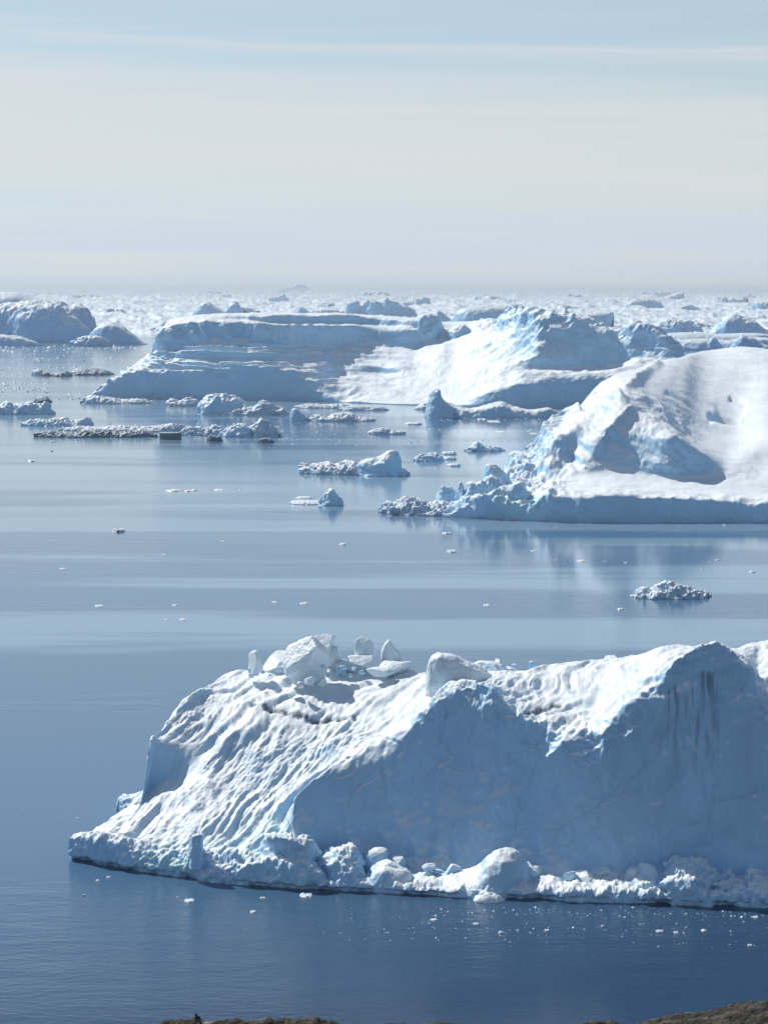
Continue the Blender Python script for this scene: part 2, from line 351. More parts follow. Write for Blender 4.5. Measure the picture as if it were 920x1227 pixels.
# face: shallow scalloped hollows
face = ss(2.0, 2.6, RR) * (1 - ss(5.4, 6.1, RR)) * ss(380, 430, PX)
D += face * ((ridged(P * [.07, .05, .05], 4, .55) - .9) * .8 + (np.abs(noise(P * [.25, .12, .12] + 9)) * 1.1 - .2) * .45)
crk = np.exp(-(noise(P * [.035, .03, .045] + 40 + noise(P * .12)[..., None] * .3) / .022) ** 2) * .35 + np.exp(-(noise(P * [.09, .08, .06] + 70) / .03) ** 2) * .16
D -= face * crk
D -= face * np.exp(-((PX - (642 - (PY - 870) * .16)) / 20) ** 2) * 2.0          # shallow valley between the two halves of the face
D += face * (noise(P * [.05, .04, .03] + 50) * 1.5 + (ridged(np.stack([ac * .05, al * .05, P[..., 2] * .05 + 60], -1), 2) - .8) * .8)
D += ss(4.8, 5.6, RR) * (1 - ss(6.2, 7.0, RR)) * ss(480, 520, PX) * (ridged(P * .11 + 5, 4, .6) - .9) * 1.0
D += face * ss(3.5, 5.5, RR) * (ridged(np.stack([P[..., 0] * .35 + wrp, P[..., 2] * .03, P[..., 0] * 0 + 3], -1), 2) - .8) * .14
# broken low lip along the water
lip = (1 - ss(1.2, 2.3, RR)) * ss(-.6, .2, RR)
D += lip * ((ridged(P * .14, 3) - .6) * .8 + (ridged(P * .45, 3, .6) - .9) * .55)
P2 = P + N_ * D[..., None]
def segdist(px, py, pts):
    best = np.full(px.shape, 1e9)
    for (x0, y0), (x1, y1) in zip(pts[:-1], pts[1:]):
        dx, dy = x1 - x0, y1 - y0; t = np.clip(((px - x0) * dx + (py - y0) * dy) / (dx * dx + dy * dy), 0, 1)
        best = np.minimum(best, np.hypot(px - x0 - t * dx, py - y0 - t * dy))
    return best
# a crevasse with a dark line on its upper side, across the upper slope, and faint fractures in the face
dirt = np.zeros(PX.shape); frontside = 1 - ss(8.2, 8.5, RR)
for pts, w, dep, dk in [([(303,845),(322,849),(345,855),(360,858),(382,861),(405,858),(425,860)], 2.6, .9, 1.0),
                        ([(628,858),(650,853),(672,846)], 3.0, .5, .85),
                        ([(655,870),(668,872),(690,862)], 2.0, .4, .4)]:
    d = segdist(PX, PY + noise(np.stack([PX * .09, PY * .09, PX * 0], -1)) * 4, pts)
    k = np.exp(-(d / w) ** 2) * frontside; P2[..., 2] -= k * dep
    d = segdist(PX, PY + 2.2 + noise(np.stack([PX * .09, PY * .09, PX * 0], -1)) * 4, pts)
    dirt = np.maximum(dirt, dk * np.exp(-(d / (w * .5)) ** 2) * (noise(np.stack([PX * .05, PY * .2, PX * 0], -1)) > -.45) * frontside)
for pts, w, dep in [([(806,862),(797,880),(793,900),(770,922),(735,950),(715,968),(690,978),(660,995)], 1.1, .28), ([(640,870),(645,900),(632,935),(620,970),(612,1000)], 1.1, .25),
                    ([(604,902),(640,897)], 1.0, .25), ([(535,850),(528,885),(540,905)], 1.6, .3), ([(745,900),(730,960),(700,1015)], 3.5, .25), ([(860,900),(850,1000)], 4, .3)]:
    d = segdist(PX + noise(np.stack([PX * .06, PY * .06, PX * 0 + 5], -1)) * 7, PY, pts); k = np.exp(-(d / w) ** 2) * face
    P2 -= N_ * (k * dep)[..., None]
# melt-water dirt hanging in streaks below the peak
st_n = noise(np.stack([PX * .16, PY * .018, PX * 0 + 2], -1)) + .45 * noise(np.stack([PX * .45, PY * .03, PX * 0 + 4], -1))
def stain(x0, x1, y0, y1, s):
    e = ss(x0 - 4, x0 + 4, PX) * (1 - ss(x1 - 4, x1 + 4, PX)); top = y0 + 6 * noise(np.stack([PX * .2, PX * 0, PX * 0], -1))
    return s * e * ss(top - 3, top + 2, PY) * (1 - ss(y0 + (y1 - y0) * .3, y1, PY + st_n * 22)) * face
dirt = np.maximum(dirt, stain(840, 859, 806, 862, .62) * np.clip(st_n * 2.2 + .75, 0, 1))
dirt = np.maximum(dirt, stain(779, 792, 806, 838, .65) * np.clip(st_n * 2 + .7, 0, 1))
dirt = np.maximum(dirt, stain(792, 842, 822, 880, .6) * np.clip(st_n * 2.6 - .1, 0, 1))
dirt = np.maximum(dirt, stain(800, 862, 850, 960, .35) * np.clip(st_n * 2.2 + .1, 0, 1))
dirt = np.clip(dirt, 0, .9)
teal = .45 * ss(1012, 1030, PY) * (1 - ss(1044, 1056, PY)) * ss(150, 170, PX) * (1 - ss(215, 262, PX))
teal = np.maximum(teal, .35 * np.exp(-((PX - 318) / 50) ** 2 - ((PY - 1000) / 22) ** 2)); teal = np.maximum(teal, .30 * ss(1045, 1056, PY) * (1 - ss(300, 420, PX)))
teal = np.maximum(teal, .25 * np.exp(-((PX - 215) / 40) ** 2 - ((PY - 1012) / 10) ** 2))
P2[..., 2] = np.where(RR < -.1, P[..., 2], P2[..., 2])
cut = (1 - ss(.25, 1.0, P2[..., 2])) * (RR < 1.2); P2[..., 1] += cut * (1.4 + .6 * noise(P * [.2, 0, 0]))   # wave-cut notch at the waterline
berg1 = empty('iceberg', tuple(water(500, 1060)))
tag(berg1, 'huge foreground iceberg with streaked white left slope and tall shaded blue stained face', 'iceberg')
grid_obj('ice_body', P2, M_near, berg1, {'dirt': dirt, 'teal': teal}, flip=not FL)

# ---- pieces: lumps described by their outline
def mound(parent, name, top, bottom, depth, mat, Y=None, seed=0, rough=1.0, front=.18, crest=.5, nu=None, nv=64, label=None, sharp=0, res=1.3, under=1.5):
    """top: [(px,py)...] skyline left to right; bottom: py at the ends (front foot); depth in metres"""
    xs = np.array([t[0] for t in top], float); ys = np.array([t[1] for t in top], float)
    if np.isscalar(bottom): bottom = (bottom, bottom)
    bx = xs; by = np.interp(xs, [xs[0], xs[-1]], bottom)
    cols = []
    n = len(xs)
    hmax = max(1e-3, (by - ys).max())
    for i in range(n):
        Yb = yw(by[i]) if Y is None else Y
        t = (xs[i] - xs[0]) / (xs[-1] - xs[0]); e = min(1.0, math.sin(math.pi * min(max(t, .0), 1.)) ** .5 + .12)
        h = by[i] - ys[i]; dd = depth * e; base = at(bx[i], by[i], Yb)
        mid = Yb + depth * crest
        y0 = mid - dd * crest
        b0 = at(bx[i], by[i], Yb); b0 = np.array([b0[0], y0, b0[2] if Y is not None else 0.0])
        cr_ = at(xs[i], ys[i], mid - (dd * .12))
        H = max(cr_[2] - b0[2], .05)
        p = [b0 - [0, 0, under], b0, b0 + (cr_ - b0) * [.25, 0, 0] + [0, dd * front * .45, H * .5], b0 + (cr_ - b0) * [.6, 0, 0] + [0, dd * front * 1.3, H * .86], cr_,
             cr_ + [0, dd * .28, -H * .15], cr_ + [0, dd * .48, -H * .6], cr_ + [0, dd * .55, -H - under]]
        cols.append(p)
    W = np.array(cols); Ym = W[..., 1].mean(); s = scale_at(Ym)
    nu = nu or int(min(420, max(24, (xs[-1] - xs[0]) * res)))
    u = (xs - xs[0]) / (xs[-1] - xs[0]); A = pchip(u, W, np.linspace(0, 1, nu))
    v = np.concatenate([[0], np.cumsum(np.linalg.norm(np.diff(W, axis=1), axis=2).mean(0) + .02)])
    Pm = pchip(v, A.transpose(1, 0, 2), np.linspace(0, v[-1], nv))
    Nn = normals(Pm)
    up = Nn[..., 2].mean(); fl = up < 0
    if fl: Nn = -Nn
    Hm = max(hmax * s, .5); f = 1.0 / Hm
    off = np.array([seed * 7.13, seed * 3.7, seed * 1.9])
    d = rough * Hm * (.16 * (ridged(Pm * f * 1.1 + off, 3) - .8) + .10 * fbm(Pm * f * 3 + off, 3) + .05 * (ridged(Pm * f * 7 + off, 2) - .8))
    Pm = Pm + Nn * d[..., None]
    at_ = {'dirt': np.zeros(Pm.shape[:2]), 'teal': np.zeros(Pm.shape[:2])}
    o = grid_obj(name, Pm, mat, parent, at_, flip=not fl)
    if label: o['label'] = label
    return o

def ico(sub):
    t = (1 + 5 ** .5) / 2
    v = [(-1,t,0),(1,t,0),(-1,-t,0),(1,-t,0),(0,-1,t),(0,1,t),(0,-1,-t),(0,1,-t),(t,0,-1),(t,0,1),(-t,0,-1),(-t,0,1)]
    f = [(0,11,5),(0,5,1),(0,1,7),(0,7,10),(0,10,11),(1,5,9),(5,11,4),(11,10,2),(10,7,6),(7,1,8),(3,9,4),(3,4,2),(3,2,6),(3,6,8),(3,8,9),(4,9,5),(2,4,11),(6,2,10),(8,6,7),(9,8,1)]
    v = [np.array(x) / np.linalg.norm(x) for x in v]
    for _ in range(sub):
        c = {}; nf = []
        def mid(a, b):
            k = (min(a, b), max(a, b))
            if k not in c: m = v[a] + v[b]; v.append(m / np.linalg.norm(m)); c[k] = len(v) - 1
            return c[k]
        for a, b, d in f:
            x, y, z = mid(a, b), mid(b, d), mid(d, a); nf += [(a, x, z), (b, y, x), (d, z, y), (x, y, z)]
        f = nf
    return np.array(v), np.array(f)
_ico = {k: ico(k) for k in (2, 3, 4, 5)}
def block_verts(seed, size, sub=4, planes=11, rough=.04, rot=(0, 0, 0)):
    """an angular lump of ice: a ball cut by random planes, then roughened"""
    v, f = _ico[sub]; r = np.random.RandomState(seed)
    n = r.normal(size=(planes, 3)); n /= np.linalg.norm(n, axis=1)[:, None]; d = r.uniform(.55, .9, planes)
    dots = v @ n.T; rad = np.where(dots > .05, d / np.maximum(dots, .05), 9).min(1); rad = np.minimum(rad, 1.1)
    p = v * rad[:, None]
    p = p * (1 + rough * fbm(p * 2.5 + seed, 4)[:, None] + rough * .6 * (ridged(p * 5 + seed, 2)[:, None] - .8))
    p = p * size
    from mathutils import Euler
    m = np.array(Euler(rot).to_matrix()); return p @ m.T, f
def block(parent, name, px, py, w, h, dY, Yref, mat=None, seed=0, dep=.8, sub=4, rot=(0, 0, 0), label=None, planes=11, rough=.05):
    """block whose picture-size is about w x h px, centred at (px,py), Yref + dY away"""
    c = at(px, py, Yref + dY); s = scale_at(Yref + dY)
    vv, f = block_verts(seed, (w * .62 * s, w * .62 * s * dep, h * .62 * s), sub, planes, rough, rot)
    off = np.array(parent.location) if parent is not None else np.zeros(3)
    me = raw_mesh(name, vv, f, mat or M_block, {'dirt': np.zeros(len(vv)), 'teal': np.zeros(len(vv))})
    o = link(me, name, parent, tuple(c - off))
    if label: o['label'] = label
    return o

# blocks riding on the foreground iceberg
Yb = 372
B = [  # px, py, w, h, dY, seed, label, dep
 (306,797,22,26,46,3,'small dull grey block at the left end of the summit row'),
 (335,796,44,28,52,8,None),
 (367,791,50,54,42,11,'largest summit block, pale blue and angular'),
 (386,775,34,24,50,14,None),
 (400,786,22,22,50,18,None),
 (420,800,34,18,50,21,None),
 (437,783,22,32,50,24,'upright pointed block on the summit row'),
 (436,795,34,18,47,27,None),
 (469,787,22,32,50,30,'leaning slab at the right of the summit row'),
 (470,802,46,16,46,33,None),
 (455,806,26,12,40,36,None),
 (585,803,34,16,44,44,None),
 (597,800,20,18,48,47,None),
 (610,808,30,14,48,50,None),
 (733,792,15,12,43,53,None),
 (757,790,6,6,43,56,None),
 (915,800,30,20,40,59,None),
 (344,818,10,10,36,62,None),(360,822,9,8,34,63,None),(372,816,16,12,37,64,None),(387,818,12,12,37,65,None),(355,806,8,8,42,66,None),
 (917,822,14,24,30,67,None),
]
for (px, py, w, h, dY, sd_, lb) in B:
    block(berg1, 'ice_block', px, py, w, h, dY - 2, Yb, seed=sd_, label=lb, sub=5, rot=(.1, .1, sd_ * .7), planes=10, rough=.035)
mound(berg1, 'ice_boulder', [(511,812),(513,795),(518,786),(527,783),(541,784),(556,791),(572,799),(586,808),(592,816)], (826, 822), 9, M_block, Y=Yb + 14, seed=47, rough=.26, front=.06, under=3, label='big flat topped boulder perched above the shaded face')
# foot of the iceberg
mound(berg1, 'foot_ledge', [(165,1042),(172,1034),(182,1032),(196,1027),(208,1030),(216,1024),(226,1034),(236,1040)], (1044, 1054), 9, M_near, seed=1, rough=.8, label='low turquoise tinged ledge at the waterline')
mound(berg1, 'foot_boulder', [(224,1050),(227,1030),(230,1022),(234,1018),(248,1022),(262,1026),(272,1034),(277,1022),(283,1020),(289,1032),(300,1040),(312,1046),(318,1055)], (1056, 1062), 8, M_near, seed=2, rough=.8)
mound(berg1, 'ice_pillar', [(226,1024),(228,1008),(231,1003),(239,1001),(245,1004),(247,1010),(242,1020),(244,1030)], (1032, 1032), 4, M_near, Y=363, seed=3, rough=.4, label='short knobbly ice pillar')
mound(berg1, 'foot_boulder', [(310,1055),(314,1030),(320,1014),(330,1005),(346,1000),(358,1003),(368,1010),(374,1022),(378,1045),(382,1058)], (1063, 1067), 14, M_near, seed=4, rough=1.0, label='big rounded ribbed boulder at the foot of the slope')
mound(berg1, 'foot_boulder', [(374,1058),(380,1040),(390,1028),(404,1020),(420,1019),(430,1030),(436,1048),(438,1060)], (1066, 1069), 14, M_near, seed=5, rough=.9)
mound(berg1, 'foot_boulder', [(376,1036),(384,1026),(392,1022),(396,1034),(402,1024),(414,1020),(420,1036)], (1045, 1046), 6, M_block, Y=367, seed=6, rough=1.0)
mound(berg1, 'ice_wedge', [(428,1064),(440,1050),(455,1036),(464,1034),(478,1040),(494,1050),(496,1062)], (1069, 1073), 13, M_near, seed=7, rough=.35, front=.1)
mound(berg1, 'ice_wedge', [(452,1064),(458,1048),(467,1042),(480,1043),(492,1048),(493,1066)], (1071, 1072), 7, M_block, seed=8, rough=.2)
mound(berg1, 'foot_spur', [(489,1066),(491,1050),(520,1053),(548,1050),(570,1042),(586,1026),(600,1019),(612,1018),(624,1024),(632,1036),(637,1054),(640,1068)], (1074, 1079), 13, M_near, seed=9, rough=.22, front=.2, crest=.6, label='shark fin shaped spur with a lit left ramp')
mound(berg1, 'foot_boulder', [(566,1080),(572,1075),(586,1071),(600,1075),(606,1081)], (1083, 1083), 4, M_block, seed=10, rough=.6, label='small turquoise bit of ice at the waterline')
mound(berg1, 'foot_boulder', [(500,1046),(512,1036),(530,1030),(545,1040),(560,1046)], (1052, 1052), 6, M_block, Y=365, seed=31, rough=.5)
mound(berg1, 'foot_boulder', [(538,1040),(550,1034),(560,1036),(566,1044)], (1050, 1050), 5, M_block, Y=366, seed=32, rough=.6)
mound(berg1, 'foot_ledge', [(630,1074),(640,1068),(665,1062),(690,1062),(720,1058),(750,1056),(780,1048),(800,1050),(810,1070)], (1079, 1085), 14, M_near, seed=11, rough=.7, front=.1)
mound(berg1, 'foot_boulder', [(646,1064),(650,1050),(660,1046),(672,1050),(680,1062)], (1066, 1066), 6, M_near, Y=358, seed=12, rough=.5)
mound(berg1, 'foot_boulder', [(686,1064),(705,1050),(726,1038),(742,1042),(752,1056),(758,1064)], (1066, 1066), 8, M_near, Y=358, seed=13, rough=.5, label='low mound with a dark seam across it')
mound(berg1, 'foot_boulder', [(740,1066),(748,1056),(760,1056),(768,1068)], (1070, 1070), 5, M_near, Y=355, seed=33, rough=.6)
mound(berg1, 'foot_boulder', [(785,1080),(794,1048),(804,1036),(818,1031),(834,1030),(846,1038),(856,1052),(862,1066),(868,1082)], (1085, 1087), 13, M_near, seed=14, rough=.9, label='rough knob of ice with crumbled snow on its right')
mound(berg1, 'foot_ledge', [(856,1072),(866,1054),(880,1050),(892,1056),(905,1048),(920,1052),(940,1048),(960,1056),(985,1060),(1010,1075)], (1087, 1090), 16, M_near, seed=15, rough=1.0, front=.1)
mound(berg1, 'foot_boulder', [(838,1050),(846,1034),(854,1028),(862,1036),(872,1044),(884,1046)], (1056, 1056), 6, M_block, Y=360, seed=16, rough=.8)
mound(berg1, 'foot_boulder', [(886,1052),(896,1036),(912,1030),(935,1034),(960,1046)], (1056, 1056), 7, M_near, Y=360, seed=17, rough=.8)
mound(berg1, 'side_ledge', [(140,972),(142,958),(150,954),(165,953),(180,952),(200,958)], (977, 977), 9, M_near, Y=400, seed=18, rough=.6, label='small separate ledge jutting out below the left cliff')
rb = random.Random(5)
for k in range(40):                                   # broken slabs on the foot shelf
    px = rb.uniform(375, 925); t = (px - 88) / 830; yb = 1038 + 50 * t; w = rb.uniform(12, 34) * rb.choice([.6, 1, 1])
    block(berg1, 'ice_block', px, yb - 8 - rb.uniform(0, 16) - w * .18, w, w * rb.uniform(.45, .8), rb.uniform(2.5, 8), yw(yb), M_near if k % 3 else M_block, seed=700 + k, sub=4, planes=8, rough=.035, rot=(rb.uniform(-.4, .4), rb.uniform(-.5, .5), rb.uniform(0, 6)))
for k in range(60):                                   # crumbs around the summit blocks
    px = rb.choice([rb.uniform(300, 500), rb.uniform(560, 640)]); w = rb.uniform(3, 9)
    block(berg1, 'ice_rubble', px, 812 - abs(px - 400) * .02 - rb.uniform(0, 14), w, w * rb.uniform(.5, .9), rb.uniform(38, 46), Yb, M_near, seed=800 + k, sub=2)
for k in range(46):                                   # rubble fallen along the foot
    px = rb.choice([rb.uniform(160, 310), rb.uniform(370, 500), rb.uniform(640, 935), rb.uniform(780, 935)])
    t = (px - 88) / 830; yb = 1038 + 50 * t
    py = yb - rb.uniform(2, 30); w = rb.uniform(4, 11); Yr = yw(yb)
    dY = (yb - py) / 1.9 * .5 + 1.0
    block(berg1, 'ice_rubble', px, py, w, w * rb.uniform(.6, 1), dY, Yr, M_near, seed=200 + k, sub=2)

# ---- the sunlit iceberg at the right, middle distance
midb = [
 [(528,620),(530,610,2),(536,607,8),(541,605,14),(546,604,20),(551,602,26),(556,601,30),(561,600,34),(566,600,38)],
 [(590,622),(590,602,3),(592,594,12),(598,585,25),(603,578,38),(608,572,50),(612,567,60),(616,562,70),(620,558,80)],
 [(628,624),(626,601,2),(630,590,20),(632,578,40),(640,567,55),(646,556,68),(641,553,82),(638,547,98),(641,539,112)],
 [(665,625),(665,598,2),(663,586,22),(662,574,44),(672,556,58),(686,530,74),(681,527,95),(680,519,110),(686,503,130)],
 [(700,626),(700,597,2),(700,584,22),(702,570,44),(706,556,52),(716,522,66),(713,512,92),(713,498,112),(704,478,158)],
 [(735,626),(735,597,2),(735,583,22),(735,562,50),(740,540,57),(748,500,75),(752,482,92),(752,470,112),(738,450,175)],
 [(765,626),(765,598,2),(765,584,22),(765,568,46),(768,545,53),(774,505,70),(781,492,94),(781,472,135),(775,440,260)],
 [(800,626),(800,599,2),(800,585,22),(802,571,42),(805,553,45),(809,524,53),(812,515,92),(815,482,165),(817,426,360)],
 [(836,626),(836,600,2),(836,587,22),(838,570,44),(840,560,46),(842,543,50),(842,536,82),(848,490,200),(856,419,450)],
 [(872,626),(872,602,2),(872,588,22),(872,573,42),(872,568,47),(873,562,54),(875,548,80),(882,495,210),(890,415,460)],
 [(920,627),(920,606,2),(920,591,22),(920,576,44),(920,565,60),(920,552,80),(920,535,100),(920,490,215),(925,418,460)],
 [(1050,628),(1050,608,2),(1050,595,22),(1050,582,44),(1050,568,60),(1050,552,80),(1050,535,100),(1050,495,210),(1050,430,420)],
 [(1180,620),(1178,610,2),(1176,604,22),(1174,600,44),(1172,592,60),(1168,582,80),(1164,570,100),(1160,560,140),(1155,540,185)],
]
P, U, R = loft(midb, 800, 330, back=(25, 40))
N_ = normals(P); FL = N_[..., 2].mean() < 0
if FL: N_ = -N_
PX, PY = project(P); UU, RR = np.meshgrid(U, R)
D = fbm(P * .018, 2) * 1.2 * ss(1.6, 3.5, RR) + fbm(P * .12, 3, .5) * .3 * ss(.3, 2, RR)
mnd = ss(2.9, 3.6, RR) * (1 - ss(6.2, 7.4, RR)) * (1 - ss(800, 850, PX) * .9)
D += mnd * ((ridged(np.stack([P[..., 0] * .05 + P[..., 2] * .04, P[..., 1] * .02, P[..., 2] * .06 + 1], -1), 4, .6) - .9) * 1.2)
for pts, w, dep in [([(875,478),(893,483)], 2, 2), ([(852,498),(868,503),(885,506)], 3.5, 4), ([(800,470),(815,478),(835,492),(850,505)], 3, 1.2), 
                     ]:
    d = segdist(PX, PY, pts); P[..., 2] -= np.exp(-(d / w) ** 2) * dep * (RR < 8.1) * (RR > 2.5)
D += (1 - ss(1.3, 2.0, RR)) * ss(-.4, .3, RR) * (ridged(P * .05, 3) - .8) * 1.6
def saw(pts, h, wl, wr, n=3.0):
    """a ridge with a long left flank and a short steep right one, along a line"""
    qx = PX + noise(P * .05 + 3) * n; qy = PY + noise(P * .05 + 8) * n
    best = np.full(PX.shape, 1e9); side = np.zeros(PX.shape); T = np.zeros(PX.shape); m = len(pts) - 1
    for k, ((x0, y0), (x1, y1)) in enumerate(zip(pts[:-1], pts[1:])):
        dx, dy = x1 - x0, y1 - y0; t = ((qx - x0) * dx + (qy - y0) * dy) / (dx * dx + dy * dy); tc_ = np.clip(t, 0, 1)
        dd = np.hypot(qx - x0 - tc_ * dx, qy - y0 - tc_ * dy); c = (dx * (qy - y0) - dy * (qx - x0)); use = dd < best
        best = np.where(use, dd, best); side = np.where(use, np.sign(c), side); T = np.where(use, (k + tc_) / m, T)
    # the lines run from upper right to lower left: negative side is below and to the right
    f = np.where(side > 0, np.exp(-(best / wl)), np.exp(-(best / wr) ** 2))
    return h * f * ss(0, .15, T) * (1 - ss(.8, 1, T)) * (RR < 8.1) * (RR > 2.2)
for pts, h, wl, wr in [([(796,432),(780,440),(768,450),(752,464),(735,478)], 2.5, 16, 6), ([(752,474),(736,488),(712,506),(688,526),(664,548),(645,566)], 6.5, 18, 8),
                       ([(765,486),(746,502),(730,520),(716,542),(706,558)], 3, 10, 7), ([(700,500),(682,512),(664,526),(646,542)], 6, 14, 6)]:
    P[..., 2] += saw(pts, h, wl, wr)
P[..., 2] -= saw([(893,503),(880,500),(868,498),(852,496)], 4, 6, 5)
rough_left = 1 - ss(640, 700, PX)
D += rough_left * ((ridged(P * .05, 4, .6) - .8) * 3.2) * ss(.3, 1, RR)
P2 = P + N_ * D[..., None]; P2[..., 2] = np.where(RR < -.1, P[..., 2], P2[..., 2])
berg2 = empty('iceberg', tuple(water(760, 620)))
tag(berg2, 'sunlit white iceberg at right with a ribbed mound above a low shaded cliff', 'iceberg')
ZD = {'dirt': np.zeros(P.shape[:2]), 'teal': .35 * np.exp(-((PX - 620) / 30) ** 2 - ((PY - 605) / 14) ** 2)}
M_mid2 = ice_material('middle_ice_tinted', grain=1.6, dirt=True, bump=.2)
grid_obj('ice_body', P2, M_mid2, berg2, ZD, flip=not FL)
mm_ = lambda *a, **k: mound(berg2, *a, **k)
mm_('ice_tongue', [(455,610),(462,605),(475,603),(486,598),(500,600),(515,606),(530,604),(548,610),(570,613),(600,616)], (617, 621), 30, M_rubble, seed=41, rough=1.4, label='low crumbled tongue of ice at the left tip')
mm_('ice_pinnacle', [(524,606),(527,586),(531,584),(545,588),(549,600),(552,610)], (614, 614), 16, M_mid, seed=42, rough=.7)
mm_('ice_pinnacle', [(546,604),(549,580),(553,578),(557,590),(566,584),(575,578),(588,576),(598,574),(604,590),(610,612)], (619, 621), 26, M_mid, seed=43, rough=.9, label='jagged fractured wall of pinnacles')
mm_('ice_pinnacle', [(578,574),(582,559),(588,556),(596,558),(603,566),(610,578)], (590, 590), 18, M_mid, Y=985, seed=44, rough=.5)
mm_('ice_pinnacle', [(590,610),(600,588),(610,582),(620,578),(630,590),(634,606)], (620, 622), 18, M_mid, seed=45, rough=.8)
mm_('ice_boulder', [(598,616),(600,608),(606,605),(613,612),(618,618)], (622, 622), 8, M_mid, seed=46, rough=.6)
mm_('ice_boulder', [(608,560),(612,546),(622,542),(640,540),(655,534),(662,548)], (566, 566), 30, M_mid, Y=1045, seed=47, rough=.6)
mm_('ice_ridge', [(690,507),(692,498),(702,486),(716,474),(730,468),(742,474),(750,490)], (510, 505), 40, M_mid, Y=1075, seed=48, rough=.8, label='crumbling rubble ridge on the far left shoulder')
for (px, py, w) in [(703,590,6),(736,593,5),(768,580,3),(725,578,3),(755,586,3),(887,578,3),(716,588,3),(690,566,12),(672,566,10),(682,560,8)]:
    block(berg2, 'ice_block', px, py, w, w * .8, {590:20,593:12,580:45,578:45,586:30,588:26,566:62,560:66}[py], 955, M_mid, seed=int(px), sub=3)
for k in range(60):
    px = rb.uniform(470, 700); py = 612 - max(0, (px - 540)) * .25 - rb.uniform(0, 26) * ss(500, 600, px); w = rb.uniform(4, 10)
    block(berg2, 'ice_rubble', px, py, w, w * rb.uniform(.6, 1), (618 - py) * 1.5 + 4, 965, M_rubble, seed=400 + k, sub=2)
for k in range(40):
    t = rb.random(); px = 704 + 50 * t + rb.uniform(-12, 18); py = 500 - 30 * t + rb.uniform(-4, 14); w = rb.uniform(3, 10)
    block(berg2, 'ice_rubble', px, py, w, w * rb.uniform(.6, 1), 0, 1085 + 45 * t, M_rubble, seed=500 + k, sub=2)

# ---- the long iceberg behind
backb = [
 [(108,478),(112,472,2),(118,469,5),(122,466,10),(126,464,20),(130,462,25),(133,459,30),(136,457,35),(138,456,40)],
 [(150,478),(150,452,5),(155,446,15),(165,439,30),(172,432,45),(178,426,55),(182,421,65),(186,417,75),(189,414,85)],
 [(195,478),(195,446,5),(197,440,10),(197,430,22),(196,418,36),(192,396,42),(196,392,60),(200,388,66),(204,385,100)],
 [(250,479),(250,445,4),(250,438,10),(250,424,22),(250,409,38),(248,385,44),(250,381,66),(251,379,74),(252,377,120)],
 [(320,480),(320,446,4),(320,440,10),(320,426,24),(320,410,42),(320,389,48),(320,386,70),(320,378,76),(320,375,130)],
 [(370,481),(372,456,6),(375,445,32),(378,430,76),(380,412,112),(380,391,118),(380,388,138),(380,379,144),(380,376,190)],
 [(402,482),(405,470,16),(409,454,64),(412,438,108),(414,414,154),(414,391,160),(414,389,180),(414,379,186),(414,376,230)],
 [(430,483),(435,474,20),(440,455,80),(442,438,124),(445,414,178),(445,392,196),(445,389,212),(445,380,218),(445,377,270)],
 [(480,485),(485,478,20),(490,455,90),(492,440,130),(495,415,200),(497,395,206),(497,391,217),(497,384,223),(497,381,270)],
 [(520,486),(525,478,15),(530,450,90),(535,425,150),(535,405,210),(540,397,225),(540,392,240),(540,388,260),(540,386,290)],
 [(560,488),(560,479,8),(570,455,60),(575,430,110),(580,410,150),(585,398,180),(588,392,200),(590,387,220),(590,384,240)],
 [(600,489),(600,468,4),(605,455,30),(610,435,70),(610,415,110),(610,395,145),(610,385,160),(612,375,175),(615,369,185)],
 [(640,489),(640,462,4),(640,447,20),(640,442,50),(645,425,60),(650,405,72),(648,388,84),(646,377,94),(645,371,120)],
 [(680,489),(680,458,4),(680,447,20),(682,440,60),(684,425,66),(685,405,73),(685,385,82),(687,380,92),(690,378,120)],
 [(730,489),(730,455,4),(728,444,25),(730,438,60),(732,425,65),(733,410,71),(735,399,78),(735,398,88),(735,397,110)],
 [(765,489),(765,450,4),(765,438,30),(766,430,50),(766,420,54),(766,405,60),(766,388,68),(767,389,76),(768,392,100)],
 [(800,489),(800,455,4),(803,440,20),(805,435,30),(806,430,35),(808,425,40),(808,420,45),(809,419,50),(810,418,60)],
 [(835,488),(832,480,4),(831,476,8),(830,472,12),(829,468,16),(828,464,20),(828,460,25),(828,458,30),(828,456,40)],
]
P, U, R = loft(backb, 1000, 300, back=(30, 50))
N_ = normals(P); FL = N_[..., 2].mean() < 0
if FL: N_ = -N_
PX, PY = project(P); UU, RR = np.meshgrid(U, R)
D = fbm(P * .012, 3) * 2.0 * ss(.4, 2, RR) + fbm(P * .06, 4, .55) * 1.1 * ss(.2, 1, RR)
flat = (1 - ss(440, 545, PX)) * ss(1.0, 1.4, RR) * (1 - ss(3.7, 4.0, RR))
D += flat * 4.2 * (ridged(np.stack([UU * .006, P[..., 2] * .11 + UU * .003, RR * 0 + 6], -1), 3, .6) - .9)
cl = ss(4.0, 4.3, RR) * (1 - ss(5.0, 5.3, RR)) * (1 - ss(320, 420, PX))
D += cl * (ridged(np.stack([UU * .045, RR * .5, RR * 0 + 8], -1), 2) - 1.0) * 5.0
rgt = ss(545, 600, PX) * ss(1.2, 2, RR)
D += rgt * ((ridged(P * .016 + 4, 4, .5) - .9) * 3.6)
D += rgt * ss(4.5, 6.5, RR) * (ridged(P * .045 + 2, 3, .6) - .8) * 3.2
D += (1 - ss(1.1, 1.6, RR)) * ss(-.2, .4, RR) * (ridged(P * .03, 3) - .8) * 2.0 * (1 - ss(420, 450, PX) * (1 - ss(560, 600, PX)))
D += (1 - ss(190, 240, PX)) * (np.abs(noise(P * .05)) * 3 + np.abs(noise(P * .15)) * 2 - 1)
P2 = P + N_ * D[..., None]; P2[..., 2] = np.where(RR < -.1, P[..., 2], P2[..., 2])
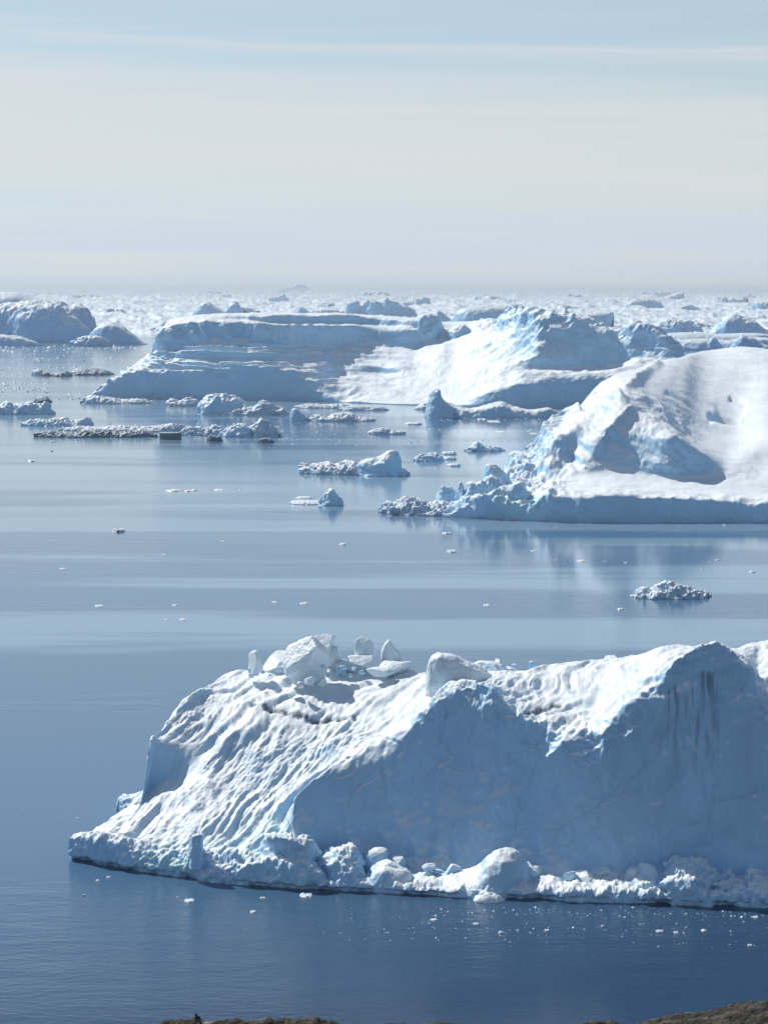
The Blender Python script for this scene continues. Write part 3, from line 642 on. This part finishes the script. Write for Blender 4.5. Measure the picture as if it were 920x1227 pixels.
berg3 = empty('iceberg', tuple(water(460, 484)))
tag(berg3, 'long terraced iceberg behind, blue cliffs at left, smooth snow bowl rising to craggy peaks', 'iceberg')
grid_obj('ice_body', P2, M_back, berg3, None, flip=not FL)
m3 = lambda *a, **k: mound(berg3, *a, **k)
m3('ice_ridge', [(213,412),(232,406),(250,404),(268,401),(280,405),(286,412)], (414, 414), 40, M_back, Y=yw(479)+40, under=25, seed=62, rough=.8)
m3('ice_boulder', [(497,385),(503,378),(520,377),(528,382),(530,392)], (396, 396), 30, M_back, Y=yw(486)+215, under=25, seed=63, rough=.7)
m3('ice_crag', [(536,398),(544,392),(554,389),(562,394),(570,402)], (404, 404), 30, M_back, Y=yw(487)+215, under=25, seed=64, rough=.9)
m3('ice_rim', [(496,492),(500,487),(508,483),(518,485),(524,490)], (491, 491), 20, M_rubble, seed=65, rough=.9, label='dark crumbled rim at the foot of the snow bowl')

# ------------------------------------------------------------------ lone icebergs and floes described by outline
def berg(label, top, bottom, depth, mat=M_rubble, seed=0, rough=1.0, cat='iceberg', name='iceberg', group=None, extra=(), **k):
    xs = [t[0] for t in top]; b = bottom if not np.isscalar(bottom) else (bottom, bottom)
    px = (xs[0] + xs[-1]) / 2
    c = water(px, (b[0] + b[1]) / 2)
    if not extra:
        o = mound(None, name, top, bottom, depth, mat, seed=seed, rough=rough, **k); return tag(o, label, cat, group)
    e = empty(name, tuple(c)); tag(e, label, cat, group)
    mound(e, 'ice_base', top, bottom, depth, mat, seed=seed, rough=rough, **k)
    for q in extra:
        q = dict(q); mound(e, q.pop('name', 'ice_peak'), q.pop('top'), q.pop('bottom'), q.pop('depth'), q.pop('mat', mat), **q)
    return e
berg('blue shaded iceberg with upright tower at its left end',
     [(510,494),(513,482),(520,480),(540,484),(562,490),(585,485),(600,482),(618,488),(640,491),(655,489),(674,496)], (501, 501), 60, M_back, seed=71, rough=.4, front=.08,
     extra=[dict(name='ice_tower', top=[(511,492),(514,476),(520,466),(525,464),(529,474),(538,482),(548,490)], bottom=501.3, depth=40, mat=M_back, seed=72, rough=.3, front=.08)])
berg('low iceberg with blue shaded block at its right end, alone in calm water',
     [(357,565),(361,556),(372,558),(388,555),(402,557),(420,553),(440,560),(462,563)], (569, 570), 34, M_rubble, seed=73, rough=1.2,
     extra=[dict(name='ice_block', top=[(428,560),(432,552),(442,548),(458,545),(466,540),(476,541),(479,550),(480,564)], bottom=571, depth=26, mat=M_mid, seed=74, rough=.4),
            dict(name='ice_foot', top=[(461,567),(468,563),(480,561),(491,566)], bottom=570, depth=12, mat=M_rubble, seed=75, rough=.7)])
berg('small flat floe with round knob at its right end, below the blue block iceberg',
     [(346,603),(352,600),(370,600),(384,601),(392,603)], (605, 605), 16, M_rubble, seed=76, rough=.7, name='ice_floe', cat='ice floe',
     extra=[dict(name='ice_knob', top=[(383,602),(388,594),(393,591),(396,587),(401,590),(404,596),(410,599),(411,603)], bottom=606.5, depth=12, mat=M_mid, seed=77, rough=.8)])
berg('thin white floe just behind the floe with the round knob', [(353,597),(360,595),(370,595),(375,597)], 597.6, 8, M_rubble, seed=78, rough=.5, name='ice_floe', cat='ice floe')
berg('small craggy white iceberg alone on the water at right above the foreground iceberg',
     [(755,716),(764,711),(772,707),(780,710),(788,704),(800,700),(812,702),(822,706),(834,708),(846,711),(851,716)], (718, 719), 16, M_rubble, seed=79, rough=1.5)
berg('domed white iceberg with a flat floe against its right side, below the long iceberg',
     [(235,495),(240,484),(250,475),(262,472),(275,474),(286,478),(294,484),(300,492)], 497, 36, M_mid, seed=80, rough=.7,
     extra=[dict(name='ice_shelf', top=[(255,495),(268,492),(285,490),(300,488),(318,481),(326,486),(340,489),(345,494)], bottom=497.6, depth=28, mat=M_rubble, seed=81, rough=.8)])
berg('floe with tilted pale slab at its left tip, right of the domed iceberg',
     [(369,502),(380,496),(392,499),(402,496),(418,495),(430,500),(450,502)], 505, 26, M_rubble, seed=82, rough=.8, name='ice_floe', cat='ice floe',
     extra=[dict(name='ice_slab', top=[(347,500),(349,491),(354,489),(362,495),(372,502)], bottom=504.5, depth=14, mat=M_mid, seed=83, rough=.35)])
berg('bumpy blue floe cut off by the left edge', [(-40,490),(-20,482),(0,486),(8,482),(20,484),(34,481),(44,485),(56,483),(62,490),(65,495)], 497, 30, M_mid, seed=84, rough=1.1, name='ice_floe', cat='ice floe')
berg('knobbly blue grey floe just above the long brown rubble floe on the left', [(25,507),(40,503),(55,504),(66,502),(76,501),(84,505),(98,503),(106,500),(110,508)], 511, 24, M_mid, seed=85, rough=1.2, name='ice_floe', cat='ice floe')
berg('long low dirty rubble floe on the left of the calm water', [(40,521),(60,517),(85,519),(105,516),(125,515),(145,518),(165,516),(185,520),(190,524)], 524.5, 22, M_dark, seed=86, rough=1.0, name='ice_floe', cat='ice floe')
berg('pale band of broken ice behind the long dirty floe', [(70,515),(95,511),(120,513),(140,510),(160,512),(185,511),(205,508),(230,512)], 517, 26, M_rubble, seed=87, rough=1.0, name='ice_floe', cat='ice floe')
berg('dark grey square block afloat left of the pointed ice pile', [(191,519),(192,517.5),(205,517.5),(215,517.5),(217,519)], 527, 10, M_dark, seed=88, rough=.1, name='ice_block', cat='ice block', front=.02)
berg('white ice pile with thin pointed spire, in the rubble band left of centre',
     [(262,520),(272,515),(283,510),(290,508),(300,513),(308,520)], 524, 24, M_mid, seed=89, rough=1.1,
     extra=[dict(name='ice_spire', top=[(279,514),(283,506),(286,502),(290,508),(294,516)], bottom=520, depth=8, mat=M_mid, seed=90, rough=.4)])
berg('rounded crumbly white ice pile right beside the spired one', [(298,518),(306,508),(314,504),(322,506),(328,512),(333,520)], 524, 20, M_rubble, seed=91, rough=1.1)
berg('small dark block in front of the spired ice pile', [(248,526),(252,522),(262,522),(266,527)], 529, 8, M_dark, seed=92, rough=.6, name='ice_block', cat='ice block')
berg('small dark block in front of the rounded crumbly ice pile', [(310,528),(314,525),(324,525),(328,529)], 531, 8, M_dark, seed=93, rough=.6, name='ice_block', cat='ice block')
berg('low white rubble patch linking the square block and the spired ice pile', [(215,518),(228,511),(245,514),(258,510),(270,514),(280,520)], 522, 22, M_rubble, seed=94, rough=1.2, name='ice_floe', cat='ice floe')
berg('dark flat topped floe on the far water left of the long iceberg', [(80,449),(86,445),(95,441),(110,441),(124,443),(135,447)], 449.5, 60, M_dark, seed=95, rough=.7, name='ice_floe', cat='ice floe')
berg('dark lumpy ice bit touching the left of the dark flat topped floe', [(60,449),(68,447),(76,445),(84,447),(86,450)], 451, 30, M_dark, seed=96, rough=1.2, name='ice_floe', cat='ice floe')
berg('small dark bit of ice next to a white one on the far water', [(48,449),(53,446),(58,447),(61,450)], 450.6, 20, M_dark, seed=97, rough=1.1, name='ice_floe', cat='ice floe')
berg('bright white bit of ice on the far left water', [(38,447),(43,443),(49,443),(52,448)], 449.4, 20, M_rubble, seed=98, rough=.9, name='ice_floe', cat='ice floe')
berg('dark dome shaped ice lump above the bumpy blue floe', [(40,482),(46,476),(54,475),(61,480)], 482.5, 24, M_dark, seed=99, rough=.6, name='ice_floe', cat='ice floe')
berg('crusty white floe at the foot of the long iceberg\'s shaded cliff', [(198,484),(204,478),(214,480),(226,477),(236,480),(241,485)], 487, 26, M_rubble, seed=100, rough=1.0, name='ice_floe', cat='ice floe')
berg('brown edged rubble apron at the left tip of the long iceberg', [(96,480),(110,474),(128,476),(150,479),(170,478),(182,482)], 484, 30, M_rubble, seed=101, rough=.9, name='ice_floe', cat='ice floe')
berg('line of rubble in front of the snow bowl, left half', [(352,487),(370,484),(392,485),(410,484),(425,488)], 489.5, 24, M_rubble, seed=102, rough=1.1, name='ice_floe', cat='ice floe')
berg('line of rubble in front of the snow bowl, right half', [(405,490),(425,486),(445,487),(460,488),(466,491)], 492, 20, M_rubble, seed=103, rough=1.1, name='ice_floe', cat='ice floe')
berg('dark bumpy small iceberg left of the jagged pinnacles', [(497,550),(502,546),(512,544),(521,543),(528,547),(533,551)], 553, 14, M_mid, seed=104, rough=1.3, name='ice_floe', cat='ice floe')
berg('thin dark floe touching the upper right of the dark bumpy one', [(529,543),(534,541),(543,541),(548,544)], 545, 10, M_mid, seed=105, rough=.9, name='ice_floe', cat='ice floe')
berg('low bit of ice to the right of the dark bumpy one', [(531,549),(537,547),(545,548),(547,550)], 551, 8, M_mid, seed=106, rough=.9, name='ice_floe', cat='ice floe')
berg('knobbly floe with a small point, behind the jagged pinnacles', [(558,539),(565,534),(571,530),(578,534),(590,536),(605,539)], 541, 16, M_mid, seed=107, rough=1.2, name='ice_floe', cat='ice floe')
berg('clean white flat floe above the jagged pinnacles', [(535,557),(540,555.5),(548,555.5),(552,557)], 559, 8, M_rubble, seed=108, rough=.4, name='ice_floe', cat='ice floe')
berg('low white rubble floe left of the blue tower iceberg', [(440,518),(448,515),(460,513),(470,516),(486,518)], 520.5, 16, M_rubble, seed=109, rough=1.0, name='ice_floe', cat='ice floe')
berg('narrow white floe just left of the blue tower iceberg', [(484,508),(490,506),(500,506),(506,508)], 509, 12, M_rubble, seed=110, rough=.6, name='ice_floe', cat='ice floe')
berg('pale lump of rubble at the shore side of the jagged pinnacles', [(630,535),(640,532),(655,533),(672,536),(680,540)], 543, 20, M_rubble, seed=111, rough=1.0, name='ice_floe', cat='ice floe')

# far icebergs that can be told apart
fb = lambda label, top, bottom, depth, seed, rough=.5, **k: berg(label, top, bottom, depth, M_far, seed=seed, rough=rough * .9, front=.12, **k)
fb('smooth dark blue iceberg at the far left rising behind the layered one', [(-60,372),(-30,354),(0,350),(18,350),(34,353),(50,357),(66,362),(80,368)], 392, 300, 120, .15)
fb('layered iceberg with lit snow bands at the far left', [(-40,376),(0,366),(30,362),(55,360),(72,362),(84,366),(92,364),(104,372),(112,388),(120,402)], 410, 200, 121, .4,
   extra=[dict(name='ice_ridge', top=[(10,398),(20,378),(30,366),(48,364),(68,366),(80,372),(96,384),(108,396)], bottom=411, depth=120, mat=M_far, seed=122, rough=.3)])
fb('blue hump of an iceberg at the right of the layered one', [(104,404),(116,392),(126,387),(134,386),(146,390),(158,399),(168,408),(174,411)], 413, 120, 123, .2)
fb('low dark blue floe in front of the layered iceberg', [(-30,408),(-10,402),(0,401),(18,402),(32,406),(46,411)], 415, 90, 124, .4)
fb('white rubble heap in front of the blue hump', [(84,411),(96,405),(112,403),(126,407),(134,412)], 415, 60, 125, 1.2)
fb('sloping white topped iceberg rising behind the long iceberg\'s left cliff', [(228,380),(238,367),(247,361),(256,366),(268,372),(280,376)], 382, 160, 126, .4)
fb('blue lump at the right of the sloping white topped iceberg', [(270,378),(275,364),(282,361),(288,368),(291,378)], 382, 100, 127, .5)
fb('square blue block left of the jagged blue ridge, behind the long iceberg', [(414,374),(416,362),(420,360),(430,361),(433,374)], 380, 70, 128, .3)
fb('pale iceberg between the square blue block and the jagged blue ridge', [(428,376),(434,364),(440,359),(446,364),(452,376)], 380, 60, 129, .5)
fb('jagged blue ridge iceberg sloping down to the right, behind the long iceberg', [(440,372),(446,360),(454,361),(460,365),(462,357),(468,360),(480,364),(492,368),(500,376)], 382, 100, 130, .5)
fb('low line of blue ice blocks left of the square blue block', [(357,376),(361,369),(372,373),(386,371),(400,372),(412,374)], 380, 60, 131, .9)
fb('broad blue flat topped iceberg behind the snow bowl\'s rim', [(542,382),(548,373),(562,368),(580,366),(600,365),(618,364),(628,372)], 392, 200, 132, .2)
fb('small pointed white iceberg behind the snow bowl\'s rim', [(512,384),(518,378),(524,371),(530,375),(540,384)], 389, 80, 133, .6)
fb('straight sided blue table iceberg behind the craggy peaks', [(640,378),(648,374),(668,376),(676,368),(682,374),(700,375),(720,374),(734,374),(735.5,376)], 396, 160, 134, .15)
fb('grey rubble hill on the right, left of the shaded triangular iceberg', [(784,396),(792,387),(806,384),(822,384),(834,390),(842,396),(850,402)], 402, 120, 135, 1.0)
fb('shaded triangular iceberg with a lit left ridge at the far right', [(846,402),(858,392),(872,378),(880,376),(890,379),(904,386),(918,396),(940,402)], 407, 160, 136, .45)
fb('flat sunlit snow floe between the craggy peaks and the right edge', [(780,402),(800,399),(830,398),(860,400),(900,399),(940,403)], 410, 160, 137, .25)
fb('dark shaded ice shelf under the flat sunlit floe', [(790,414),(806,408),(840,406),(870,408),(900,404),(960,408)], 420, 120, 138, .3)
fb('pointed little white iceberg peeping over the sunlit iceberg\'s top right', [(876,416),(882,408),(890,401),(900,404),(910,410),(920,414),(930,418)], 421, 60, 139, .6)
fb('small knob of ice peeping over the sunlit iceberg\'s top', [(846,416),(850,407),(855,404),(861,410),(868,417)], 420, 40, 140, .6)
fb('broad pale iceberg breaking the horizon left of centre', [(330,350),(338,346),(350,344),(358,340),(364,341),(372,347),(380,350)], 354, 400, 141, .4)
fb('low flat blue iceberg right of the horizon berg group', [(745,372),(752,363),(764,358),(776,358),(790,362),(796,368)], 372, 200, 142, .5)
fb('small blue pyramid iceberg among the far pack ice at right', [(805,372),(815,367),(824,364),(834,368),(842,372)], 374, 120, 143, .4)

# ------------------------------------------------------------------ library of small far icebergs, copied as individuals
def lib_berg(seed, n=40):
    r = np.random.RandomState(seed); g = np.linspace(-1, 1, n); X, Y = np.meshgrid(g, g)
    p = np.stack([X * 1.4 + seed * 3.1, Y * 1.4, X * 0 + seed], -1)
    rad = np.hypot(X, Y) + .35 * noise(p * 1.2)
    body = ss(.95, .86, rad)
    h = body * (.45 + (.12 if seed % 2 else .4) * np.clip(ridged(p, 3, .6) - .7, 0, 1.2) + .12 * ridged(p * 2.5, 2) + r.uniform(-.4, .4) * X)
    h = np.where(body > 0, h, 0) - .06
    return raw_mesh('far_iceberg', np.stack([X, Y, h], -1), grid_faces(n, n), M_far)
LIB = [lib_berg(s) for s in range(1, 11)]
rf = random.Random(11)
for k in range(290):
    # distance spread so that they thicken towards the horizon
    py = 352 + 50 * rf.random() ** 1.7; Y = yw(py); px = rf.uniform(-60, 980)
    s = scale_at(Y); w = min(220, rf.uniform(5, 19) * s * .5 * (1 if rf.random() < .6 or py < 356 else rf.uniform(1.8, 3.2))); h = w * rf.uniform(.25, .75)
    if 352 < py < 357: h *= 1.2
    h = min(h, (py - 343.5 - 3 * rf.random()) * s)
    c = water(px, py)
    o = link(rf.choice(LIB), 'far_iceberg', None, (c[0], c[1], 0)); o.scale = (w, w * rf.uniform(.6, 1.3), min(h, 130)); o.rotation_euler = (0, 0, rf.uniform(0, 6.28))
    where = ('beyond the layered far left iceberg', 'in the gap left of the long iceberg', 'above the long iceberg\'s left cliff', 'beyond the jagged blue ridge',
             'beyond the snow bowl', 'beyond the blue table iceberg', 'above the flat sunlit floe')[int(np.searchsorted([110, 230, 400, 530, 640, 760], px))]
    tag(o, ('tall narrow' if h > w * .58 else 'humped' if h > w * .42 else 'low flat') + ' hazy iceberg ' + ('at the horizon ' if py < 360 else 'in pack ice ') + where, 'iceberg', 'hazy icebergs in the distant pack ice')

# ------------------------------------------------------------------ pack ice to the horizon (one mass)
nr, nc = 420, 900
py = 350.0 + 70.0 * np.linspace(1, 0.012, nr) ** 1.6
Yr = np.array([yw(p) for p in py]); ang = np.linspace(-.30, .30, nc)
X = ang[None, :] * Yr[:, None]; Yg = np.repeat(Yr[:, None], nc, 1)
s = scale_at(Yg)
lg = np.log(Yg)
q = np.stack([ang[None, :] * 260 + 0 * lg, lg * 60, 0 * lg], -1)
hum = np.clip(ridged(q * .45, 3, .6) - .85, 0, 2) * 7 + np.clip(noise(q * 1.3), 0, 1) * 3.2
cover = noise(np.stack([X * .00035, Yg * .0006, X * 0], -1)) + .5 * noise(np.stack([ang[None, :] * 40 + 0 * lg, lg * 22, 0 * lg + 5], -1)) + .25 * noise(q * .35)
dens = ss(4200, 5600, Yg) * 1.0 - .45
Z = ((hum * .5 + np.clip(ridged(q * .13 + 3, 2) - .95, 0, 1) * 9) + .25) * s * ss(-.25, .25, cover + dens) - 1.2 * s * ss(.15, -.25, cover + dens)
Pk = np.stack([X, Yg, Z], -1)
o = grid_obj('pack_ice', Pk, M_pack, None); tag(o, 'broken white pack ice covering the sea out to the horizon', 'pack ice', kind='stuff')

# ------------------------------------------------------------------ loose brash (uncountable bits)
def lumps(name, pts, mat, seed, label, cat='brash ice'):
    """pts: array of (px,py,wpx,hpx)"""
    r = np.random.RandomState(seed); pts = np.asarray(pts, float); n = len(pts)
    c = np.array([water(a, b) for a, b in pts[:, :2]]); s = scale_at(c[:, 1])
    a = np.linspace(0, 2 * np.pi, 7)[:-1]; V = []
    rx = (pts[:, 2] * .5 * s)[:, None] * r.uniform(.6, 1.1, (n, 6)); ry = rx * r.uniform(.7, 2.0, (n, 1))
    th = a[None] + r.uniform(-.3, .3, (n, 6)) + r.uniform(0, 6, (n, 1))
    low = np.stack([c[:, :1] + rx * np.cos(th), c[:, 1:2] + ry * np.sin(th), np.full((n, 6), -.15)], -1)
    hh = (pts[:, 3] * s * .45)[:, None]
    k = r.uniform(.35, .75, (n, 3, 1)); tp = low[:, ::2] * [1, 1, 0]; tp = c[:, None] + (tp - c[:, None]) * k; tp[..., 2] = hh * r.uniform(.5, 1.1, (n, 3))
    V = np.concatenate([low, tp], 1).reshape(-1, 3)
    f = np.array([(6,7,8),(0,1,6),(1,7,6),(1,2,7),(2,3,7),(3,8,7),(3,4,8),(4,5,8),(5,6,8),(5,0,6)])
    F = (np.arange(n)[:, None, None] * 9 + f[None]).reshape(-1, 3)
    off = c.mean(0) * [1, 1, 0]
    o = link(raw_mesh(name, V - off, F, mat, smooth=False), name, None, tuple(off)); tag(o, label, cat, kind='stuff'); return o
rs = np.random.RandomState(3)
def band(x0, x1, y0, y1, n, w=(1.5, 5), tilt=0):
    x = rs.uniform(x0, x1, n); t = rs.normal(0, .5, n).clip(-1, 1); y = (y0 + y1) / 2 + t * (y1 - y0) / 2 + tilt * (x - x0)
    ww = w[0] + (w[1] - w[0]) * rs.random(n) ** 3
    return np.stack([x, y, ww, ww * rs.uniform(.2, .6, n)], 1)
far_b = np.concatenate([band(-30, 170, 412, 422, 260, (1.5, 6)), band(-30, 150, 424, 436, 200), band(-30, 120, 438, 444, 120), band(-30, 60, 456, 474, 330, (1.5, 6)), band(40, 190, 470, 484, 200),
    band(0, 130, 446, 452, 60), band(-30, 340, 497, 503, 90, (1, 3)), band(60, 345, 508, 520, 520, (1.5, 6)), band(60, 350, 520, 529, 200, (1, 4)), band(330, 440, 505, 533, 200, (1, 4)),
    band(350, 690, 500, 506, 130, (1, 4)), band(430, 690, 512, 518, 110, (1, 4)), band(480, 680, 526, 530, 160, (1, 4)), band(350, 560, 536, 560, 70, (1, 3)), band(540, 700, 545, 556, 40, (1, 3)),
    band(560, 690, 496, 502, 60, (1, 5)), band(640, 700, 528, 545, 120, (1.5, 5)), band(470, 520, 478, 492, 30, (1, 3))])
lumps('brash_ice', far_b, M_rubble, 4, 'bands of small broken ice drifting on the far calm water')
midd = np.concatenate([band(640, 900, 670, 674, 26, (1, 4)), band(180, 290, 586, 590, 26, (1, 5)), band(0, 920, 600, 760, 90, (.8, 2.2)), band(0, 460, 560, 600, 20, (1, 2)), band(600, 920, 626, 634, 14, (1, 3)), band(240, 420, 646, 652, 16, (1, 3)), band(560, 620, 720, 735, 10, (1, 3))])
lumps('brash_ice', midd, M_rubble, 5, 'sparse crumbs of ice scattered over the middle water')
near_b = np.concatenate([band(380, 930, 1088, 1132, 480, (.7, 4.5), .012), band(600, 930, 1086, 1098, 260, (.8, 5), .01), band(500, 640, 1088, 1104, 60, (.8, 5)), band(120, 420, 1062, 1110, 60, (.8, 2.6)), band(20, 300, 940, 1060, 16, (.8, 2)), band(300, 700, 1130, 1180, 14, (.8, 1.6)), band(20, 260, 780, 900, 10, (.8, 1.6))])  # ice crumbs, with extra white bits added to imitate sun glitter
near_b = near_b[(near_b[:, 1] > 1052 + (near_b[:, 0] - 88) * .052) | (near_b[:, 0] < 80) | (near_b[:, 1] < 930)]
lumps('brash_ice', near_b, M_rubble, 6, 'ice crumbs, some standing in for sun glints, on the dark water before the foreground iceberg')

# small floes that can be counted
def lib_floe(seed, n=26):
    g = np.linspace(-1, 1, n); X, Y = np.meshgrid(g, g); p = np.stack([X * 1.5 + seed * 5, Y * 1.5, X * 0], -1)
    rad = np.hypot(X, Y) + .4 * noise(p); b = ss(.95, .8, rad)
    return raw_mesh('ice_floe', np.stack([X, Y, b * (.35 + .5 * np.clip(ridged(p * 1.5, 2) - .6, 0, 2) + .3 * noise(p * 4)) - .1], -1), grid_faces(n, n), M_rubble)
LF = [lib_floe(k) for k in range(20, 26)]
floes = [(143,638,26,9,'white frothy looking ice crumb heap alone on the open water at left'), (197,665,7,2,None), (410,653,10,4,'dark edged bit of ice below the round knobbed floe'), (267,649,5,2,None),
 (119,727,15,3,'thin white floe at left on the pale band of water'), (210,726,12,3,'thin white floe right of the leftmost one on the pale water band'), (200,743,6,2,None), (219,743,9,3,None), (329,722,8,2,None), (364,724,12,3,None), (208,589,18,4,None), (226,589,10,4,None), (233,588,8,3,None), (262,588,18,3,None), (75,682,8,2,None),
 (541,662,14,6,'bright bumpy white floe in the middle water below the jagged pinnacles'), (535,640,15,4,'flat floe straight below the jagged pinnacles'), (640,661,12,3,None), (696,673,12,3,None), (750,675,8,3,None), (743,731,13,4,'flat floe just left below the small craggy iceberg'), (901,686,9,4,None), (841,683,6,2,None), (859,672,9,3,None),
 (707,627,6,2,None), (868,630,6,3,None), (583,726,9,3,None), (34,552,8,3,None), (63,530,9,4,None), (62,541,5,3,None), (38,553,12,3,None),
 (227,1081,20,5,'white flat floe in dark water below the low turquoise tinged ledge'), (366,1074,18,5,'white floe under the ribbed boulder of the foreground iceberg'), (315,1077,10,3,None), (303,1094,13,4,None), (213,1076,5,2,None), (101,1074,5,4,None), (130,1052,6,3,None), (117,1056,5,3,None),
 (74,983,4,2,None), (93,981,4,2,None), (898,1134,10,4,None), (600,1119,12,5,None), (655,1116,9,4,None), (790,1117,10,4,None), (810,1119,8,5,None), (722,1111,8,4,None), (520,1103,10,3,None), (570,1108,8,3,None), (843,1116,10,3,None), (905,1100,8,3,None),
 (592,506,22,3,None), (640,520,12,2,None), (600,518,20,2,None), (577,503,10,3,None)]
rf = random.Random(2)
for (px, py, w, h, lb) in floes:
    c = water(px, py - .15 * w * .3); s = scale_at(c[1])
    o = link(rf.choice(LF), 'ice_floe', None, (c[0], c[1], 0)); w *= rf.uniform(.6, 1.1); o.scale = (w * .48 * s, w * .48 * s * rf.uniform(.8, 1.5), h * .6 * s); o.rotation_euler = (0, 0, rf.uniform(-.4, .4) + rf.choice([0, math.pi]))
    if lb: tag(o, lb, 'ice floe')
    elif py > 900: tag(o, 'tiny white floe on dark water ' + ('off the foreground iceberg\'s left tongue' if px < 250 else 'before the ribbed foot boulder' if px < 460 else 'before the shark fin spur' if px < 700 else 'below the dirt stained peak'), 'ice floe', 'tiny floes near the foreground iceberg')
    elif py > 560: tag(o, 'tiny white floe on the middle water ' + ('near the left edge' if px < 160 else 'under the long dirty rubble floe' if px < 300 else 'above the summit blocks' if px < 500 else 'below the jagged pinnacles' if px < 700 else 'around the small craggy iceberg'), 'ice floe', 'tiny floes on the middle water')
    else: tag(o, 'tiny floe on the far water before the long iceberg', 'ice floe', 'tiny floes on the far water')

# ------------------------------------------------------------------ the rocky hillside under the viewer
nx, ny = 760, 300
gx = np.linspace(-28, 28, nx)
gy = np.concatenate([np.linspace(-40, 50, 60)[:-1], np.linspace(50, 66, 180), np.linspace(66, 330, 61)])
ny = len(gy)
X, Yg = np.meshgrid(gx, gy)
pxs = [-200, 150, 185, 205, 222, 300, 380, 398, 410, 470, 520, 600, 660, 700, 760, 800, 850, 890, 920, 1000, 1200]
pys = [1236, 1230, 1227, 1224, 1223, 1222, 1221.5, 1225, 1229, 1228, 1226.5, 1228, 1226.5, 1224, 1219.5, 1216, 1211, 1204, 1200, 1190, 1180]
px_of = 460 + FPX * gx / 60.0 * .985
crest = np.interp(px_of, pxs, pys); zc = np.array([at(460, p + 3.0, 60.0)[2] for p in crest])
base_c = 100 - 60 * math.tan(math.radians(19.6))
ridge = np.where(Yg < 60, np.exp(-((Yg - 60) / 5.0) ** 2), 1.0)
ramp = np.interp(Yg, [-40, -2, 2, 6, 20, 50, 60], [101, 98.2, 98.0, 94.5, 91.5, 80.6, base_c])
front_z = ramp * (1 - ridge) + np.where(Yg < 60, zc[None, :], 0) * ridge
beyond = zc[None, :] - (Yg - 60) * .75 - np.clip(Yg - 60, 0, 8) ** 2 * .03
Z = np.where(Yg < 60, front_z, np.maximum(beyond, -4))
pp = np.stack([X, Yg, Z * 0], -1)
Z = Z + .16 * (ridged(pp * [.35, .9, 1], 5, .6) - 1.15) * ss(5, 40, Yg) + .05 * fbm(pp * 3, 3) * ss(5, 40, Yg)
o = grid_obj('hillside', np.stack([X, Yg, Z], -1), M_rock, None); tag(o, kind='structure')
c = at(235, 1221.5, 60.0); vv, f = block_verts(9, (.11, .1, .12), 3)
M_stone = M_rock
e = empty('stone_pile', tuple(c)); tag(e, 'small dark pile of two stones on the rock ledge at the bottom left', 'stone pile')
link(raw_mesh('stone', vv, f, M_rock), 'stone', e, (0.02, 0, -.02))
vv, f = block_verts(12, (.055, .05, .07), 3); link(raw_mesh('stone', vv, f, M_rock), 'stone', e, (0, 0, .11))

# ------------------------------------------------------------------ haze
x0, x1, y0, y1, z0, z1 = -30000, 30000, -5000, 60000, -6, 200
# bottom lies below the sea floor level of every mesh; all faces clear of the scene
hv = [(x0,y0,z0),(x1,y0,z0),(x1,y1,z0),(x0,y1,z0),(x0,y0,z1),(x1,y0,z1),(x1,y1,z1),(x0,y1,z1)]
hf = [(0,3,2,1),(4,5,6,7),(0,1,5,4),(1,2,6,5),(2,3,7,6),(3,0,4,7)]
m = bpy.data.materials.new('haze'); m.use_nodes = True; nt = m.node_tree; nt.nodes.clear()
out = nt.nodes.new('ShaderNodeOutputMaterial'); pv = nt.nodes.new('ShaderNodeVolumePrincipled')
pv.inputs['Color'].default_value = (.78, .90, 1, 1); pv.inputs['Density'].default_value = 3.8e-5; pv.inputs['Anisotropy'].default_value = 0.2
nt.links.new(pv.outputs[0], out.inputs['Volume'])
o = link(raw_mesh('haze', hv, hf, m, smooth=False), 'haze'); tag(o, 'thin pale sea haze filling the air', 'haze', kind='stuff')
